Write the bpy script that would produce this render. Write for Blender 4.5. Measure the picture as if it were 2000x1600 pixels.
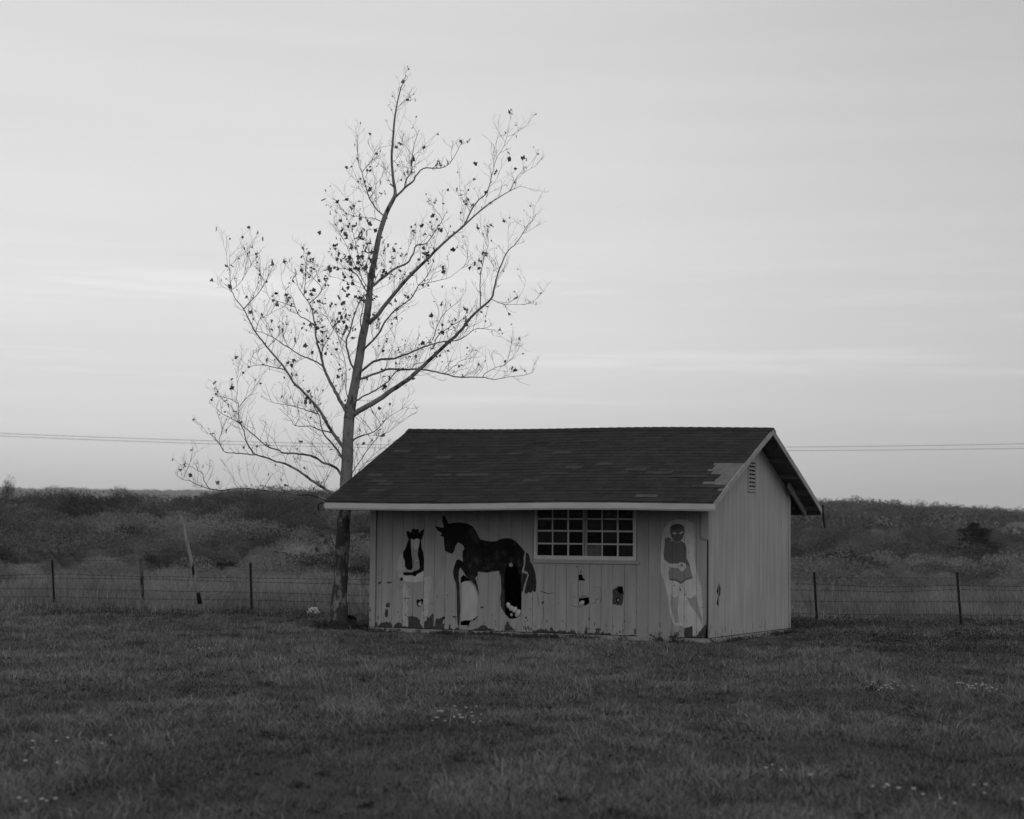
import bpy, bmesh, math, random
import numpy as np
from mathutils import Vector, Matrix
from mathutils.geometry import delaunay_2d_cdt

S = bpy.context.scene
for o in list(bpy.data.objects): bpy.data.objects.remove(o)
rng = np.random.default_rng(7)
random.seed(11)

# ------------------------------------------------------------------ camera
FPX, PITCH, ROLL, CZ = 3629.6, 0.0701, 0.0104, 1.5
cam_d = bpy.data.cameras.new('camera'); cam = bpy.data.objects.new('camera', cam_d); S.collection.objects.link(cam)
cam_d.sensor_width = 36; cam_d.lens = FPX / 2000 * 36
cam_d.clip_start = .1; cam_d.clip_end = 9000
cam.matrix_world = Matrix.Translation((0, 0, CZ)) @ Matrix.Rotation(math.pi/2 + PITCH, 4, 'X') @ Matrix.Rotation(ROLL, 4, 'Z')
cam_d.dof.use_dof = True; cam_d.dof.focus_distance = 29.5; cam_d.dof.aperture_fstop = 2.6
S.camera = cam

# ------------------------------------------------------------------ world: flat grey evening sky with thin cloud bands
SUN_EL, SUN_AZ = math.radians(34), math.radians(152)      # azimuth clockwise from +Y
W = bpy.data.worlds.new('World'); S.world = W; W.use_nodes = True
nt = W.node_tree; nt.nodes.clear()
def N(nt, t, **k):
    n = nt.nodes.new(t)
    for a, v in k.items(): setattr(n, a, v)
    return n
def MATH(nt, op, a, b=None, clamp=False):
    n = N(nt, 'ShaderNodeMath', operation=op, use_clamp=clamp)
    for i, v in enumerate((a, b)):
        if v is None: continue
        if isinstance(v, (int, float)): n.inputs[i].default_value = v
        else: nt.links.new(v, n.inputs[i])
    return n.outputs[0]
sky = N(nt, 'ShaderNodeTexSky', sky_type='NISHITA'); sky.sun_disc = False
sky.sun_elevation = SUN_EL; sky.sun_rotation = SUN_AZ; sky.air_density = 1.0; sky.dust_density = 3.0
bw = N(nt, 'ShaderNodeRGBToBW'); nt.links.new(sky.outputs[0], bw.inputs[0])
tc = N(nt, 'ShaderNodeTexCoord'); sep = N(nt, 'ShaderNodeSeparateXYZ'); nt.links.new(tc.outputs['Generated'], sep.inputs[0])
ramp = N(nt, 'ShaderNodeValToRGB'); cr = ramp.color_ramp       # brightness of the overcast by height above the horizon
stops = [(0.0, .56), (.03, .605), (.07, .645), (.11, .67), (.16, .655), (.22, .62), (.30, .56), (.45, .50), (1.0, .50)]
cr.elements[0].position = 0; cr.elements[1].position = 1
for p, v in stops[1:-1]: cr.elements.new(p)
for e, (p, v) in zip(cr.elements, stops): e.position = p; e.color = (v, v, v, 1)
nt.links.new(sep.outputs[2], ramp.inputs[0])
bwr = N(nt, 'ShaderNodeRGBToBW'); nt.links.new(ramp.outputs[0], bwr.inputs[0])
# brighter towards the left where the sun has gone down
sn = MATH(nt, 'ADD', MATH(nt, 'MULTIPLY', sep.outputs[0], 1.5), .5)
side = N(nt, 'ShaderNodeValToRGB'); nt.links.new(sn, side.inputs[0]); sr = side.color_ramp
sp_ = [(.0, .64), (.10, .66), (.45, .635), (.6, .60), (.8, .52), (1, .455)]
for p, v in sp_[1:-1]: sr.elements.new(p)
for e, (p, v) in zip(sr.elements, sp_): e.position = p; e.color = (v, v, v, 1)
# streaks of thin cloud, projected on a flat layer overhead
mp = N(nt, 'ShaderNodeMapping'); mp.inputs['Scale'].default_value = (1.6, 1.6, 24); mp.inputs['Rotation'].default_value = (0, .045, 0)
nt.links.new(tc.outputs['Generated'], mp.inputs[0])
ns = N(nt, 'ShaderNodeTexNoise'); ns.inputs['Scale'].default_value = 1.9; ns.inputs['Detail'].default_value = 6; ns.inputs['Roughness'].default_value = .5
nt.links.new(mp.outputs[0], ns.inputs[0])
cl = N(nt, 'ShaderNodeMapRange'); cl.inputs[1].default_value = .3; cl.inputs[2].default_value = .7; cl.inputs[3].default_value = .975; cl.inputs[4].default_value = 1.03
nt.links.new(ns.outputs[0], cl.inputs[0])
mp2 = N(nt, 'ShaderNodeMapping'); mp2.inputs['Scale'].default_value = (2.2, 2.2, 46); mp2.inputs['Rotation'].default_value = (0, -.06, 0); mp2.inputs['Location'].default_value = (.7, 3, 1.3)
nt.links.new(tc.outputs['Generated'], mp2.inputs[0])
ns2 = N(nt, 'ShaderNodeTexNoise'); ns2.inputs['Scale'].default_value = 2.2; ns2.inputs['Detail'].default_value = 7; ns2.inputs['Roughness'].default_value = .55; ns2.inputs['Distortion'].default_value = .4
nt.links.new(mp2.outputs[0], ns2.inputs[0])
s2 = N(nt, 'ShaderNodeMapRange', interpolation_type='SMOOTHSTEP'); s2.inputs[1].default_value = .5; s2.inputs[2].default_value = .72; s2.inputs[3].default_value = 0; s2.inputs[4].default_value = .10; nt.links.new(ns2.outputs[0], s2.inputs[0])
zb = N(nt, 'ShaderNodeMapRange', interpolation_type='SMOOTHSTEP'); zb.inputs[1].default_value = .17; zb.inputs[2].default_value = .12; nt.links.new(sep.outputs[2], zb.inputs[0])
zc_ = N(nt, 'ShaderNodeMapRange', interpolation_type='SMOOTHSTEP'); zc_.inputs[1].default_value = .04; zc_.inputs[2].default_value = .09; nt.links.new(sep.outputs[2], zc_.inputs[0])
streak = MATH(nt, 'ADD', 1, MATH(nt, 'MULTIPLY', s2.outputs[0], MATH(nt, 'MULTIPLY', zb.outputs[0], zc_.outputs[0])))
v = MATH(nt, 'MULTIPLY', MATH(nt, 'MULTIPLY', bwr.outputs[0], side.outputs[0]), MATH(nt, 'MULTIPLY', cl.outputs[0], streak))
v = MATH(nt, 'ADD', MATH(nt, 'MULTIPLY', v, 1.89*10), MATH(nt, 'MULTIPLY', bw.outputs[0], .04))
bg = N(nt, 'ShaderNodeBackground'); nt.links.new(v, bg.inputs[0]); bg.inputs[1].default_value = .1
wo = N(nt, 'ShaderNodeOutputWorld'); nt.links.new(bg.outputs[0], wo.inputs[0])
# weak broad sun behind overcast
sd = bpy.data.lights.new('sun', 'SUN'); sd.energy = .75; sd.angle = math.radians(30); sd.color = (1, 1, 1)
so = bpy.data.objects.new('sun', sd); S.collection.objects.link(so)
dirv = Vector((math.sin(SUN_AZ)*math.cos(SUN_EL), math.cos(SUN_AZ)*math.cos(SUN_EL), math.sin(SUN_EL)))
so.rotation_euler = dirv.to_track_quat('Z', 'Y').to_euler(); so.location = dirv*60
S.view_settings.view_transform = 'Standard'; S.view_settings.look = 'None'
S.view_settings.exposure = 0; S.view_settings.gamma = 1
S.render.engine = 'CYCLES'; S.render.resolution_x = 1024; S.render.resolution_y = 819

# ------------------------------------------------------------------ helpers
def at(px, py, Y):
    x, y = px-1000, py-800
    c, s = math.cos(ROLL), math.sin(ROLL)
    x, y = x*c + y*s, -x*s + y*c
    cp, sp = math.cos(PITCH), math.sin(PITCH)
    d = Vector((x/FPX, cp + sp*y/FPX, sp - cp*y/FPX))
    return Vector((0, 0, CZ)) + d*(Y/d.y)
def link(o, parent=None):
    S.collection.objects.link(o)
    if parent: o.parent = parent
    return o
def tag(o, label=None, cat=None, group=None, kind=None):
    for k, v in (('label', label), ('category', cat), ('group', group), ('kind', kind)):
        if v: o[k] = v
    return o
def empty(name, loc=(0, 0, 0), rz=0):
    o = bpy.data.objects.new(name, None); o.location = loc; o.rotation_euler = (0, 0, rz); o.empty_display_size = .2
    return link(o)
def mesh_np(name, V, F, mat, parent=None, col=None, smooth=False):
    V = np.asarray(V, dtype=np.float32); F = np.asarray(F, dtype=np.int32); k = F.shape[1]
    me = bpy.data.meshes.new(name)
    me.vertices.add(len(V)); me.vertices.foreach_set('co', V.ravel())
    me.loops.add(F.size); me.loops.foreach_set('vertex_index', F.ravel())
    me.polygons.add(len(F)); me.polygons.foreach_set('loop_start', np.arange(0, F.size, k, dtype=np.int32))
    me.polygons.foreach_set('loop_total', np.full(len(F), k, dtype=np.int32))
    if smooth: me.polygons.foreach_set('use_smooth', np.ones(len(F), dtype=bool))
    if col is not None:
        a = me.color_attributes.new('tone', 'FLOAT_COLOR', 'POINT')
        c = np.ones((len(V), 4), dtype=np.float32); c[:, :3] = np.asarray(col)[:, None]; a.data.foreach_set('color', c.ravel())
    me.update(calc_edges=True); me.validate()
    if mat: me.materials.append(mat)
    return link(bpy.data.objects.new(name, me), parent)
class MB:
    """collects polygons, builds them as one mesh"""
    def __init__(s): s.v = []; s.f = []; s.c = []
    def add(s, vs, fs, tone=1.0):
        n = len(s.v); s.v += [tuple(q) for q in vs]; s.f += [tuple(i+n for i in f) for f in fs]; s.c += [tone]*len(vs)
    def box(s, a, b, tone=1.0):
        (x0, y0, z0), (x1, y1, z1) = a, b
        s.add([(x0,y0,z0),(x1,y0,z0),(x1,y1,z0),(x0,y1,z0),(x0,y0,z1),(x1,y0,z1),(x1,y1,z1),(x0,y1,z1)],
              [(3,2,1,0),(4,5,6,7),(0,1,5,4),(1,2,6,5),(2,3,7,6),(3,0,4,7)], tone)
    def hexa(s, p, tone=1.0):   # 8 points, bottom 4 then top 4
        s.add(p, [(3,2,1,0),(4,5,6,7),(0,1,5,4),(1,2,6,5),(2,3,7,6),(3,0,4,7)], tone)
    def beam(s, a, b, w, h, up=(0, 0, 1), tone=1.0):
        a, b = Vector(a), Vector(b); d = (b-a).normalized(); up = Vector(up)
        sx = d.cross(up).normalized()*w/2; sz = sx.cross(d).normalized()*h/2
        s.hexa([a-sx-sz, a+sx-sz, b+sx-sz, b-sx-sz, a-sx+sz, a+sx+sz, b+sx+sz, b-sx+sz], tone)
    def tube(s, pts, rad, n=8, tone=1.0, cap=True):
        pts = [Vector(p) for p in pts]; rings = []
        d0 = (pts[1]-pts[0]).normalized(); ref = Vector((0, 1, 0)) if abs(d0.y) < .9 else Vector((1, 0, 0))
        x = d0.cross(ref).normalized()
        for i, p in enumerate(pts):
            d = (pts[min(i+1, len(pts)-1)] - pts[max(i-1, 0)]).normalized()
            x = (x - d*x.dot(d)).normalized(); y = d.cross(x)
            r = rad[i] if hasattr(rad, '__len__') else rad
            rings.append([p + (x*math.cos(t) + y*math.sin(t))*r for t in [2*math.pi*k/n for k in range(n)]])
        vs = [q for r in rings for q in r]; fs = []
        for i in range(len(pts)-1):
            for k in range(n):
                fs.append((i*n+k, i*n+(k+1) % n, (i+1)*n+(k+1) % n, (i+1)*n+k))
        if cap: fs.append(tuple(range(n-1, -1, -1))); fs.append(tuple((len(pts)-1)*n+k for k in range(n)))
        s.add(vs, fs, tone)
    def build(s, name, mat, parent=None, smooth=False, col=False):
        me = bpy.data.meshes.new(name); me.from_pydata(s.v, [], s.f); me.update()
        if smooth:
            for p in me.polygons: p.use_smooth = True
        if col:
            a = me.color_attributes.new('tone', 'FLOAT_COLOR', 'POINT')
            c = np.ones((len(s.v), 4), dtype=np.float32); c[:, :3] = np.array(s.c)[:, None]; a.data.foreach_set('color', c.ravel())
        me.materials.append(mat)
        return link(bpy.data.objects.new(name, me), parent)

def mat(name, base, rough=.85, var=.15, scale=6, stretch=(1, 1, 1), bump=0, attr=False, spec=.3, dark=None, dark_t=.6, dark_scale=8, dark_stretch=(1, 1, 1), lowz=None, fine=0, streak=0, soft=.02):
    """grey paint/bark/earth: base tone, noise variation, optional second tone in patches (wear), more of it low down when lowz"""
    m = bpy.data.materials.new(name); m.use_nodes = True; t = m.node_tree; t.nodes.clear(); L = t.links.new
    out = N(t, 'ShaderNodeOutputMaterial'); b = N(t, 'ShaderNodeBsdfPrincipled'); L(b.outputs[0], out.inputs[0])
    b.inputs['Roughness'].default_value = rough; b.inputs['Specular IOR Level'].default_value = spec
    tc = N(t, 'ShaderNodeTexCoord')
    def noise(sc, st, det=5, rg=.6):
        mp = N(t, 'ShaderNodeMapping'); mp.inputs['Scale'].default_value = st; L(tc.outputs['Object'], mp.inputs[0])
        n = N(t, 'ShaderNodeTexNoise'); n.inputs['Scale'].default_value = sc; n.inputs['Detail'].default_value = det; n.inputs['Roughness'].default_value = rg
        L(mp.outputs[0], n.inputs[0]); return n.outputs[0]
    n1 = noise(scale, stretch)
    mr = N(t, 'ShaderNodeMapRange'); mr.inputs[1].default_value = .3; mr.inputs[2].default_value = .7
    mr.inputs[3].default_value = base*(1-var); mr.inputs[4].default_value = base*(1+var); L(n1, mr.inputs[0])
    v = mr.outputs[0]
    if fine:
        n3 = noise(scale*9, stretch, 3)
        v = MATH(t, 'MULTIPLY', v, MATH(t, 'ADD', 1-fine, MATH(t, 'MULTIPLY', n3, 2*fine)))
    if streak:
        n4 = noise(9, (1, 1, .07), 4); n5 = noise(.8, (1, 1, 1), 2)
        v = MATH(t, 'MULTIPLY', v, MATH(t, 'ADD', 1-streak, MATH(t, 'MULTIPLY', MATH(t, 'ADD', n4, MATH(t, 'SUBTRACT', n5, .5)), 2*streak)))
    if attr:
        a = N(t, 'ShaderNodeAttribute', attribute_name='tone'); v = MATH(t, 'MULTIPLY', v, a.outputs['Fac'])
    if dark is not None:
        n2 = noise(dark_scale, dark_stretch, 6, .65)
        if lowz:
            sp = N(t, 'ShaderNodeSeparateXYZ'); L(tc.outputs['Object'], sp.inputs[0])
            g = N(t, 'ShaderNodeMapRange'); g.inputs[1].default_value = 0; g.inputs[2].default_value = lowz[0]; g.inputs[3].default_value = lowz[1]; g.inputs[4].default_value = 0
            L(sp.outputs[2], g.inputs[0]); n2 = MATH(t, 'ADD', n2, g.outputs[0])
        r = N(t, 'ShaderNodeMapRange'); r.inputs[1].default_value = dark_t; r.inputs[2].default_value = dark_t+soft; L(n2, r.inputs[0])
        mx = N(t, 'ShaderNodeMix', data_type='FLOAT'); L(r.outputs[0], mx.inputs[0]); L(v, mx.inputs[2]); mx.inputs[3].default_value = dark; v = mx.outputs[0]
    L(v, b.inputs['Base Color'])
    if bump:
        bp = N(t, 'ShaderNodeBump'); bp.inputs['Strength'].default_value = bump; bp.inputs['Distance'].default_value = .01
        L(n1, bp.inputs['Height']); L(bp.outputs[0], b.inputs['Normal'])
    return m

M = dict(
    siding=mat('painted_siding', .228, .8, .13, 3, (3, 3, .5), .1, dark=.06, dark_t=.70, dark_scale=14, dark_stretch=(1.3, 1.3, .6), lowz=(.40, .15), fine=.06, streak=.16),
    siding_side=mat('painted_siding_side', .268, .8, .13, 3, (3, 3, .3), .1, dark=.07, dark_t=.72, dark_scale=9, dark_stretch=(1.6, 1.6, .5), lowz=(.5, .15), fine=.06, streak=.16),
    groove=mat('groove_board', .06, .9, .1),
    panel=mat('patch_panel', .215, .8, .06, 3),
    trim=mat('painted_trim', .36, .75, .12, 2, (1, 1, 4), .05, dark=.12, dark_t=.75, dark_scale=5, dark_stretch=(1, 6, 6)),
    rake=mat('weathered_rake_board', .23, .8, .2, 5, (1, 1, 1), .1, dark=.1, dark_t=.68, dark_scale=6),
    shingle=mat('asphalt_shingle', .0225, .95, .25, 5, (1, 1, 1), .3, attr=True, spec=.15, fine=.35),
    deck=mat('bare_roof_decking', .105, .9, .25, 9, (1, 1, 1), .2, fine=.2),
    soffit=mat('dark_roof_underside', .045, .9, .3, 5),
    lookout=mat('lookout_wood', .10, .9, .2, 5),
    slab=mat('concrete_slab', .22, .9, .25, 5, fine=.2, dark=.05, dark_t=.6, dark_scale=3),
    black=mat('black_paint', .004, .85, .3, 5, spec=.01),
    horse=mat('horse_paint', .007, .85, .8, 3, (1, 1, 1), 0, dark=.036, dark_t=.66, dark_scale=9, spec=.02, streak=.25, lowz=(1.9, .42), soft=.16),
    horse2=mat('horse_tail_paint', .024, .85, .45, 9, (3, 1, 1), spec=.02),
    skinp=mat('pale_face_paint', .34, .7, .1), mid=mat('grey_paint', .20, .8, .1),
    halo=mat('pale_paint', .36, .8, .14, 6, fine=.08, streak=.15, dark=.2, dark_t=.64, dark_scale=13), halo2=mat('faded_pale_paint', .30, .8, .14, 6, streak=.15, dark=.2, dark_t=.6, dark_scale=9),
    shirt=mat('dark_grey_paint', .085, .8, .14, 5, fine=.1, streak=.12), shorts=mat('shorts_paint', .155, .8, .12, 20), boots=mat('boot_paint', .22, .8, .12, 8),
    bare=mat('bare_siding_wood', .036, .95, .35, 12, fine=.2),
    liner=mat('inner_panel', .34, .8, .15, 4, (1, 1, .6)),
    liner2=mat('pale_dead_wood', .20, .9, .2),
    headtop=mat('dark_hair_paint', .05, .85, .2),
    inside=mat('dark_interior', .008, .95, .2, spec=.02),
    frame=mat('window_frame_paint', .38, .7, .1, 8),
    bark=mat('sycamore_bark', .165, .95, .3, 5, (1, 1, .5), .9, dark=.045, dark_t=.55, dark_scale=6.5, dark_stretch=(1, 1, .5), fine=.4, spec=.05, lowz=(4.5, .13), soft=.05),
    twig=mat('twig_bark', .07, .9, .2), leaf=mat('dry_leaf', .11, .8, .3),
    earth=mat('soil', .03, .95, .35, 1.3, fine=.3), grass=mat('grass_blade', .096, .8, .3, .55, (1, 1, 1), 0, attr=True, spec=.15),
    dry=mat('dry_grass', .18, .85, .3, .5, (1, 1, 1), 0, attr=True, spec=.15),
    brush=mat('bare_brush', .145, .95, .25, .06, attr=True, spec=.05), ever=mat('evergreen_leaves', .038, .95, .25, .05, attr=True, spec=.05),
    farw=mat('far_wood', .05, .95, .25, .02, attr=True, spec=.05),
    weed=mat('weed_leaf', .035, .9, .4), metal=mat('rusty_steel', .012, .8, .3, spec=.1), post=mat('weathered_post', .07, .95, .4, 6, (1, 1, .3), .3, dark=.012, dark_t=.6, dark_scale=5, dark_stretch=(1, 1, .4)),
    pole=mat('grey_weathered_pole', .19, .95, .35, 6, (2, 2, .3), .3, dark=.010, dark_t=.58, dark_scale=4, dark_stretch=(2, 2, .5), lowz=(.8, .13)),
    wire=mat('wire', .03, .6, .1), cable=mat('cable', .25, .6, .1), white=mat('white_petals', .36, .8, .1), plastic=mat('pale_plastic', .42, .5, .2, 20),
    rubber=mat('black_rubber', .008, .6, .2), hwall=mat('house_wall', .35, .8, .1), hroof=mat('house_roof', .09, .9, .1), hglass=mat('house_window', .02, .2, .1),
)
glass = bpy.data.materials.new('window_glass'); glass.use_nodes = True
g = glass.node_tree; g.nodes.clear(); o_ = N(g, 'ShaderNodeOutputMaterial')
gl = N(g, 'ShaderNodeBsdfGlossy'); gl.inputs[0].default_value = (.9, .9, .9, 1); gl.inputs['Roughness'].default_value = .08
tr = N(g, 'ShaderNodeBsdfTransparent'); tr.inputs[0].default_value = (.8, .8, .8, 1)
mxs = N(g, 'ShaderNodeMixShader'); mxs.inputs[0].default_value = .008
g.links.new(tr.outputs[0], mxs.inputs[1]); g.links.new(gl.outputs[0], mxs.inputs[2]); g.links.new(mxs.outputs[0], o_.inputs[0])
M['glass'] = glass
M['dusty'] = mat('dusty_glass', .006, .35, .9, 3, (1, 1, 1), spec=.1)
M['dirty'] = mat('dirty_glass', .05, .4, .4, 8)

# value noise in numpy
_T = rng.random((256, 256))
def vnoise(x, y):
    xi = np.floor(x).astype(int); yi = np.floor(y).astype(int); fx = x-xi; fy = y-yi
    fx = fx*fx*(3-2*fx); fy = fy*fy*(3-2*fy); g = lambda a, b: _T[a % 256, b % 256]
    return (g(xi, yi)*(1-fx)+g(xi+1, yi)*fx)*(1-fy) + (g(xi, yi+1)*(1-fx)+g(xi+1, yi+1)*fx)*fy
def fbm(x, y, o=4):
    s = 0; a = .5
    for i in range(o): s = s+a*vnoise(x*2**i+17*i, y*2**i+31*i); a /= 2
    return s/(1-.5**o)

# ------------------------------------------------------------------ terrain
GZ = -.075
LP = np.array([(0, 0), (42, 0), (60, -.35), (100, -.5), (140, -.2), (190, 1.0), (260, 3.0), (330, 3.6), (420, 3.6), (560, 8.0), (760, 15.8), (900, 15.5), (1300, 9), (3500, 30), (5000, 112), (5600, 112), (6500, 90)])
RP = np.array([(0, 0), (42, 0), (60, -.5), (110, -1.6), (200, -2.4), (330, -1.2), (480, 2.5), (700, 9), (900, 17.0), (1100, 17), (1600, 8), (2600, 14), (6500, 20)])
def ground(x, y):
    x = np.asarray(x, float); y = np.asarray(y, float); d = np.hypot(x, y)
    a = np.where(y > 1, x/np.maximum(y, 1), np.sign(x)*1.0)
    w = np.clip((a+.03)/.12, 0, 1); w = w*w*(3-2*w)
    zl = np.interp(d, LP[:, 0], LP[:, 1]); zr = np.interp(d, RP[:, 0], RP[:, 1])
    # the mid-left hill falls off to the far left
    hill = np.clip((a+.185)/.035, 0, 1); zl = np.where((d > 420) & (d < 1500), zl*(.50+.50*hill), zl)
    zr = np.where(d > 480, zr*(1-2.4*np.clip(a-.175, 0, .2)), zr)
    z = zl*(1-w)+zr*w
    amp = np.interp(d, [0, 40, 60, 200, 900, 3000], [.05, .04, .15, .6, 1.6, 9])
    sc = np.interp(d, [0, 45, 120, 900, 3000], [.6, .3, .06, .015, .003])
    near = (fbm(x*.45+3, y*.45+9, 3)-.5)*.09
    far = (fbm(x*.02+5, y*.02+2, 3)-.5)*2*amp
    k = np.clip((d-45)/25, 0, 1)
    flat = np.clip((np.hypot(x-1.5, y-32)-4.2)/3, 0, 1)
    return GZ + z + near*(1-k)*flat + far*k
def gz(x, y): return float(ground(x, y))
def build_ground():
    az = np.unique(np.concatenate([np.radians(np.linspace(-26, 26, 261)), np.radians(np.linspace(26, 334, 78))]))
    rr = np.concatenate([[0.3], np.linspace(2, 50, 130), np.geomspace(51, 6500, 130)])
    A, R = np.meshgrid(az[:-1], rr, indexing='ij'); X = R*np.sin(A); Y = R*np.cos(A); Z = ground(X, Y)
    V = np.stack([X, Y, Z], -1).reshape(-1, 3); na, nr = len(az)-1, len(rr)
    I, J = np.meshgrid(np.arange(na), np.arange(nr-1), indexing='ij'); I2 = (I+1) % na
    F = np.stack([I*nr+J, I*nr+J+1, I2*nr+J+1, I2*nr+J], -1).reshape(-1, 4)
    V = np.vstack([V, [[0, 0, GZ]]]); 
    o = mesh_np('ground', V, F[:, ::-1], M['earth'], smooth=True); tag(o, kind='structure')
build_ground()

# ------------------------------------------------------------------ the shed
TH, ZC, XC = .4511, 29.2624, 3.1108
L_, W_, HE, TP = 6.0949, 4.1982, 1.9853, math.tan(.4414)
OF, OB, OL, ORr = .8033, .7473, .4681, .36
FH = .125
shed = empty('shed', (XC, ZC, 0), -TH)
tag(shed, 'small wooden shed with dark shingle roof and a horse painted on its peeling front wall', 'shed')
ct, st = math.cos(TH), math.sin(TH)
def wall_uz(px, py):                 # picture point -> point of the front wall plane (u along wall, z up)
    d = at(px, py, 1) - Vector((0, 0, CZ)); n = Vector((-st, -ct, 0)); C = Vector((XC, ZC, 0))
    t = (C-Vector((0, 0, CZ))).dot(n)/d.dot(n); P = Vector((0, 0, CZ))+d*t; R = P-C
    return (R.x*ct - R.y*st, R.z)
def side_vz(px, py):                 # same for the right gable wall
    d = at(px, py, 1) - Vector((0, 0, CZ)); n = Vector((ct, -st, 0)); C = Vector((XC, ZC, 0))
    t = (C-Vector((0, 0, CZ))).dot(n)/d.dot(n); P = Vector((0, 0, CZ))+d*t; R = P-C
    return (R.x*st + R.y*ct, R.z)
z1 = lambda x, y: wall_uz(700+x/5.161, 960+y/5.161)
z2 = lambda x, y: wall_uz(1020+x/5, 960+y/5)
z3 = lambda x, y: side_vz(1340+x/3.556, 820+y/3.556)
def roofz(u, v, top=True):           # height of the roof's top surface, sagging a little to the right
    sag = -.07*(u+L_)/L_*max(0, 1-abs(v-W_/2)/(W_/2)) - .012*math.sin((u+L_)*1.1)
    return HE+FH + TP*((v+OF) if v <= W_/2 else (W_+OF-v)) + sag
WT = HE+FH+TP*OF-.10                 # top of the front wall under the roof

def planar(polys, wall, cells, strip, mapf, parts, back, groove_name='siding'):
    """2-D arrangement of wall outline, grooves, holes and painted shapes; each painted shape becomes its own flush part,
    holes and grooves stay open; polys = [(key, pts)], later ones on top; key 'hole' is cut out"""
    vs, fs, keys = [], [], []
    def put(k, pts):
        if sum(a[0]*b_[1]-b_[0]*a[1] for a, b_ in zip(pts, pts[1:]+pts[:1])) < 0: pts = pts[::-1]
        i = len(vs); vs.extend(Vector(p) for p in pts); fs.append(list(range(i, i+len(pts)))); keys.append(k)
    put('wall', wall)
    for a, b, lo, hi in cells: put('groove', [(a, lo), (b, lo), (b, hi), (a, hi)])
    for k, p in polys: put(k, p)
    ov, oe, of, _, _, orig = delaunay_2d_cdt(vs, [], fs, 1, 1e-5)
    owner = []
    for f, og in zip(of, orig):
        ks = [(i, keys[i]) for i in og]
        if not any(k == 'wall' for _, k in ks): owner.append(None); continue
        if any(k in ('hole', 'groove') for _, k in ks): owner.append(None); continue
        owner.append(keys[max(i for i, _ in ks)])
    edge = {}
    for fi, f in enumerate(of):
        if owner[fi] is None: continue
        for a, b in zip(f, f[1:]+f[:1]): edge.setdefault((min(a, b), max(a, b)), []).append(fi)
    out = {}
    for fi, f in enumerate(of):
        if owner[fi] is None: continue
        mb = out.setdefault(owner[fi], MB()); mb.add([mapf(ov[i][0], ov[i][1], 0) for i in f], [tuple(range(len(f)))])
    rim = out.setdefault('wall', MB())
    for (a, b), fl in edge.items():
        if len(fl) == 1:
            out[owner[fl[0]]].add([mapf(*ov[a], 0), mapf(*ov[b], 0), mapf(*ov[b], back), mapf(*ov[a], back)], [(0, 1, 2, 3)])
    return out
def seg(pts, w, f):                  # thin crack polygon along a polyline
    q = [Vector(f(*p)) for p in pts]; l, r = [], []
    for i, p in enumerate(q):
        d = (q[min(i+1, len(q)-1)]-q[max(i-1, 0)]).normalized(); n = Vector((-d.y, d.x))*w/2*(random.uniform(.4, 1.3) if 0 < i < len(q)-1 else .3)
        l.append(p+n); r.append(p-n)
    return [tuple(x) for x in l+r[::-1]]
def blob(cx, cy, rx, ry, f, n=11, j=.35):
    c = Vector(f(cx, cy)); ax = (Vector(f(cx+rx, cy))-c).length; ay = (Vector(f(cx, cy+ry))-c).length
    ph = random.random()*6
    return [(c.x+math.cos(2*math.pi*k/n+ph)*ax*random.uniform(1-j, 1+j), c.y+math.sin(2*math.pi*k/n+ph)*ay*random.uniform(1-j, 1+j)) for k in range(n)]
def ragged(pts, f, amp=3, step=12):
    out = []
    for a, b in zip(pts, pts[1:]+pts[:1]):
        n = max(1, int(math.dist(a, b)/step))
        for k in range(n):
            t = k/n; out.append(f(a[0]+(b[0]-a[0])*t+random.uniform(-amp, amp), a[1]+(b[1]-a[1])*t+random.uniform(-amp, amp)))
    return out
P1 = lambda pts: [z1(*p) for p in pts]
P2 = lambda pts: [z2(*p) for p in pts]
pu0_, pu1_ = wall_uz(1246, 1200)[0], wall_uz(1305, 1200)[0]
polys = []
# painted shapes -------- left figure
polys += [('pale_background', ragged([(420,640),(450,620),(470,790),(450,815),(455,905),(425,890),(390,800),(395,700)], z1, 3)),
 ('pale_skirt', P1([(455,850),(545,856),(585,838),(655,808),(658,850),(652,905),(560,915),(455,905)])),
 ('pale_leg', ragged([(455,915),(500,960),(505,1090),(497,1150),(500,1365),(455,1365),(440,1200),(438,1000)], z1, 3, 30)),
 ('pale_leg', ragged([(665,860),(725,850),(742,900),(720,1000),(705,1150),(700,1260),(668,1310),(655,1365),(625,1365),(628,1300),(650,1150),(662,1000)], z1, 3, 30)),
 ('torso', P1([(535,570),(608,575),(598,640),(612,700),(620,772),(565,800),(545,800),(545,700)])),
 ('hair', P1([(505,485),(528,492),(528,560),(535,620),(545,700),(548,770),(530,795),(490,785),(470,760),(468,700),(450,660),(452,610),(475,575),(485,540)])),
 ('hair', P1([(618,500),(632,500),(635,560),(655,620),(663,700),(658,798),(620,820),(590,835),(578,856),(550,852),(545,842),(470,846),(450,836),(457,815),(540,815),(565,801),(600,790),(620,770),(612,700),(598,640),(605,570),(612,540)])),
 ('face', P1([(530,474),(560,490),(580,476),(614,478),(609,560),(590,585),(570,588),(548,570),(534,530)])),
 ('hat', P1([(485,400),(505,398),(530,420),(540,385),(560,375),(582,385),(605,375),(613,420),(630,400),(655,380),(664,385),(655,440),(635,490),(628,502),(612,480),(580,475),(560,490),(532,475),(525,492),(505,480),(488,440)])),
 ('face_line', seg([(540,505),(552,510),(560,520)], .008, z1)), ('face_line', seg([(585,518),(597,508),(606,508)], .008, z1)),
 ('face_line', seg([(570,520),(566,545),(574,548)], .006, z1)), ('face_line', seg([(562,566),(572,563),(584,567)], .009, z1)),
 ('pale_skirt', P1([(572,690),(600,692),(598,702),(575,700)]))]
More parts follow.
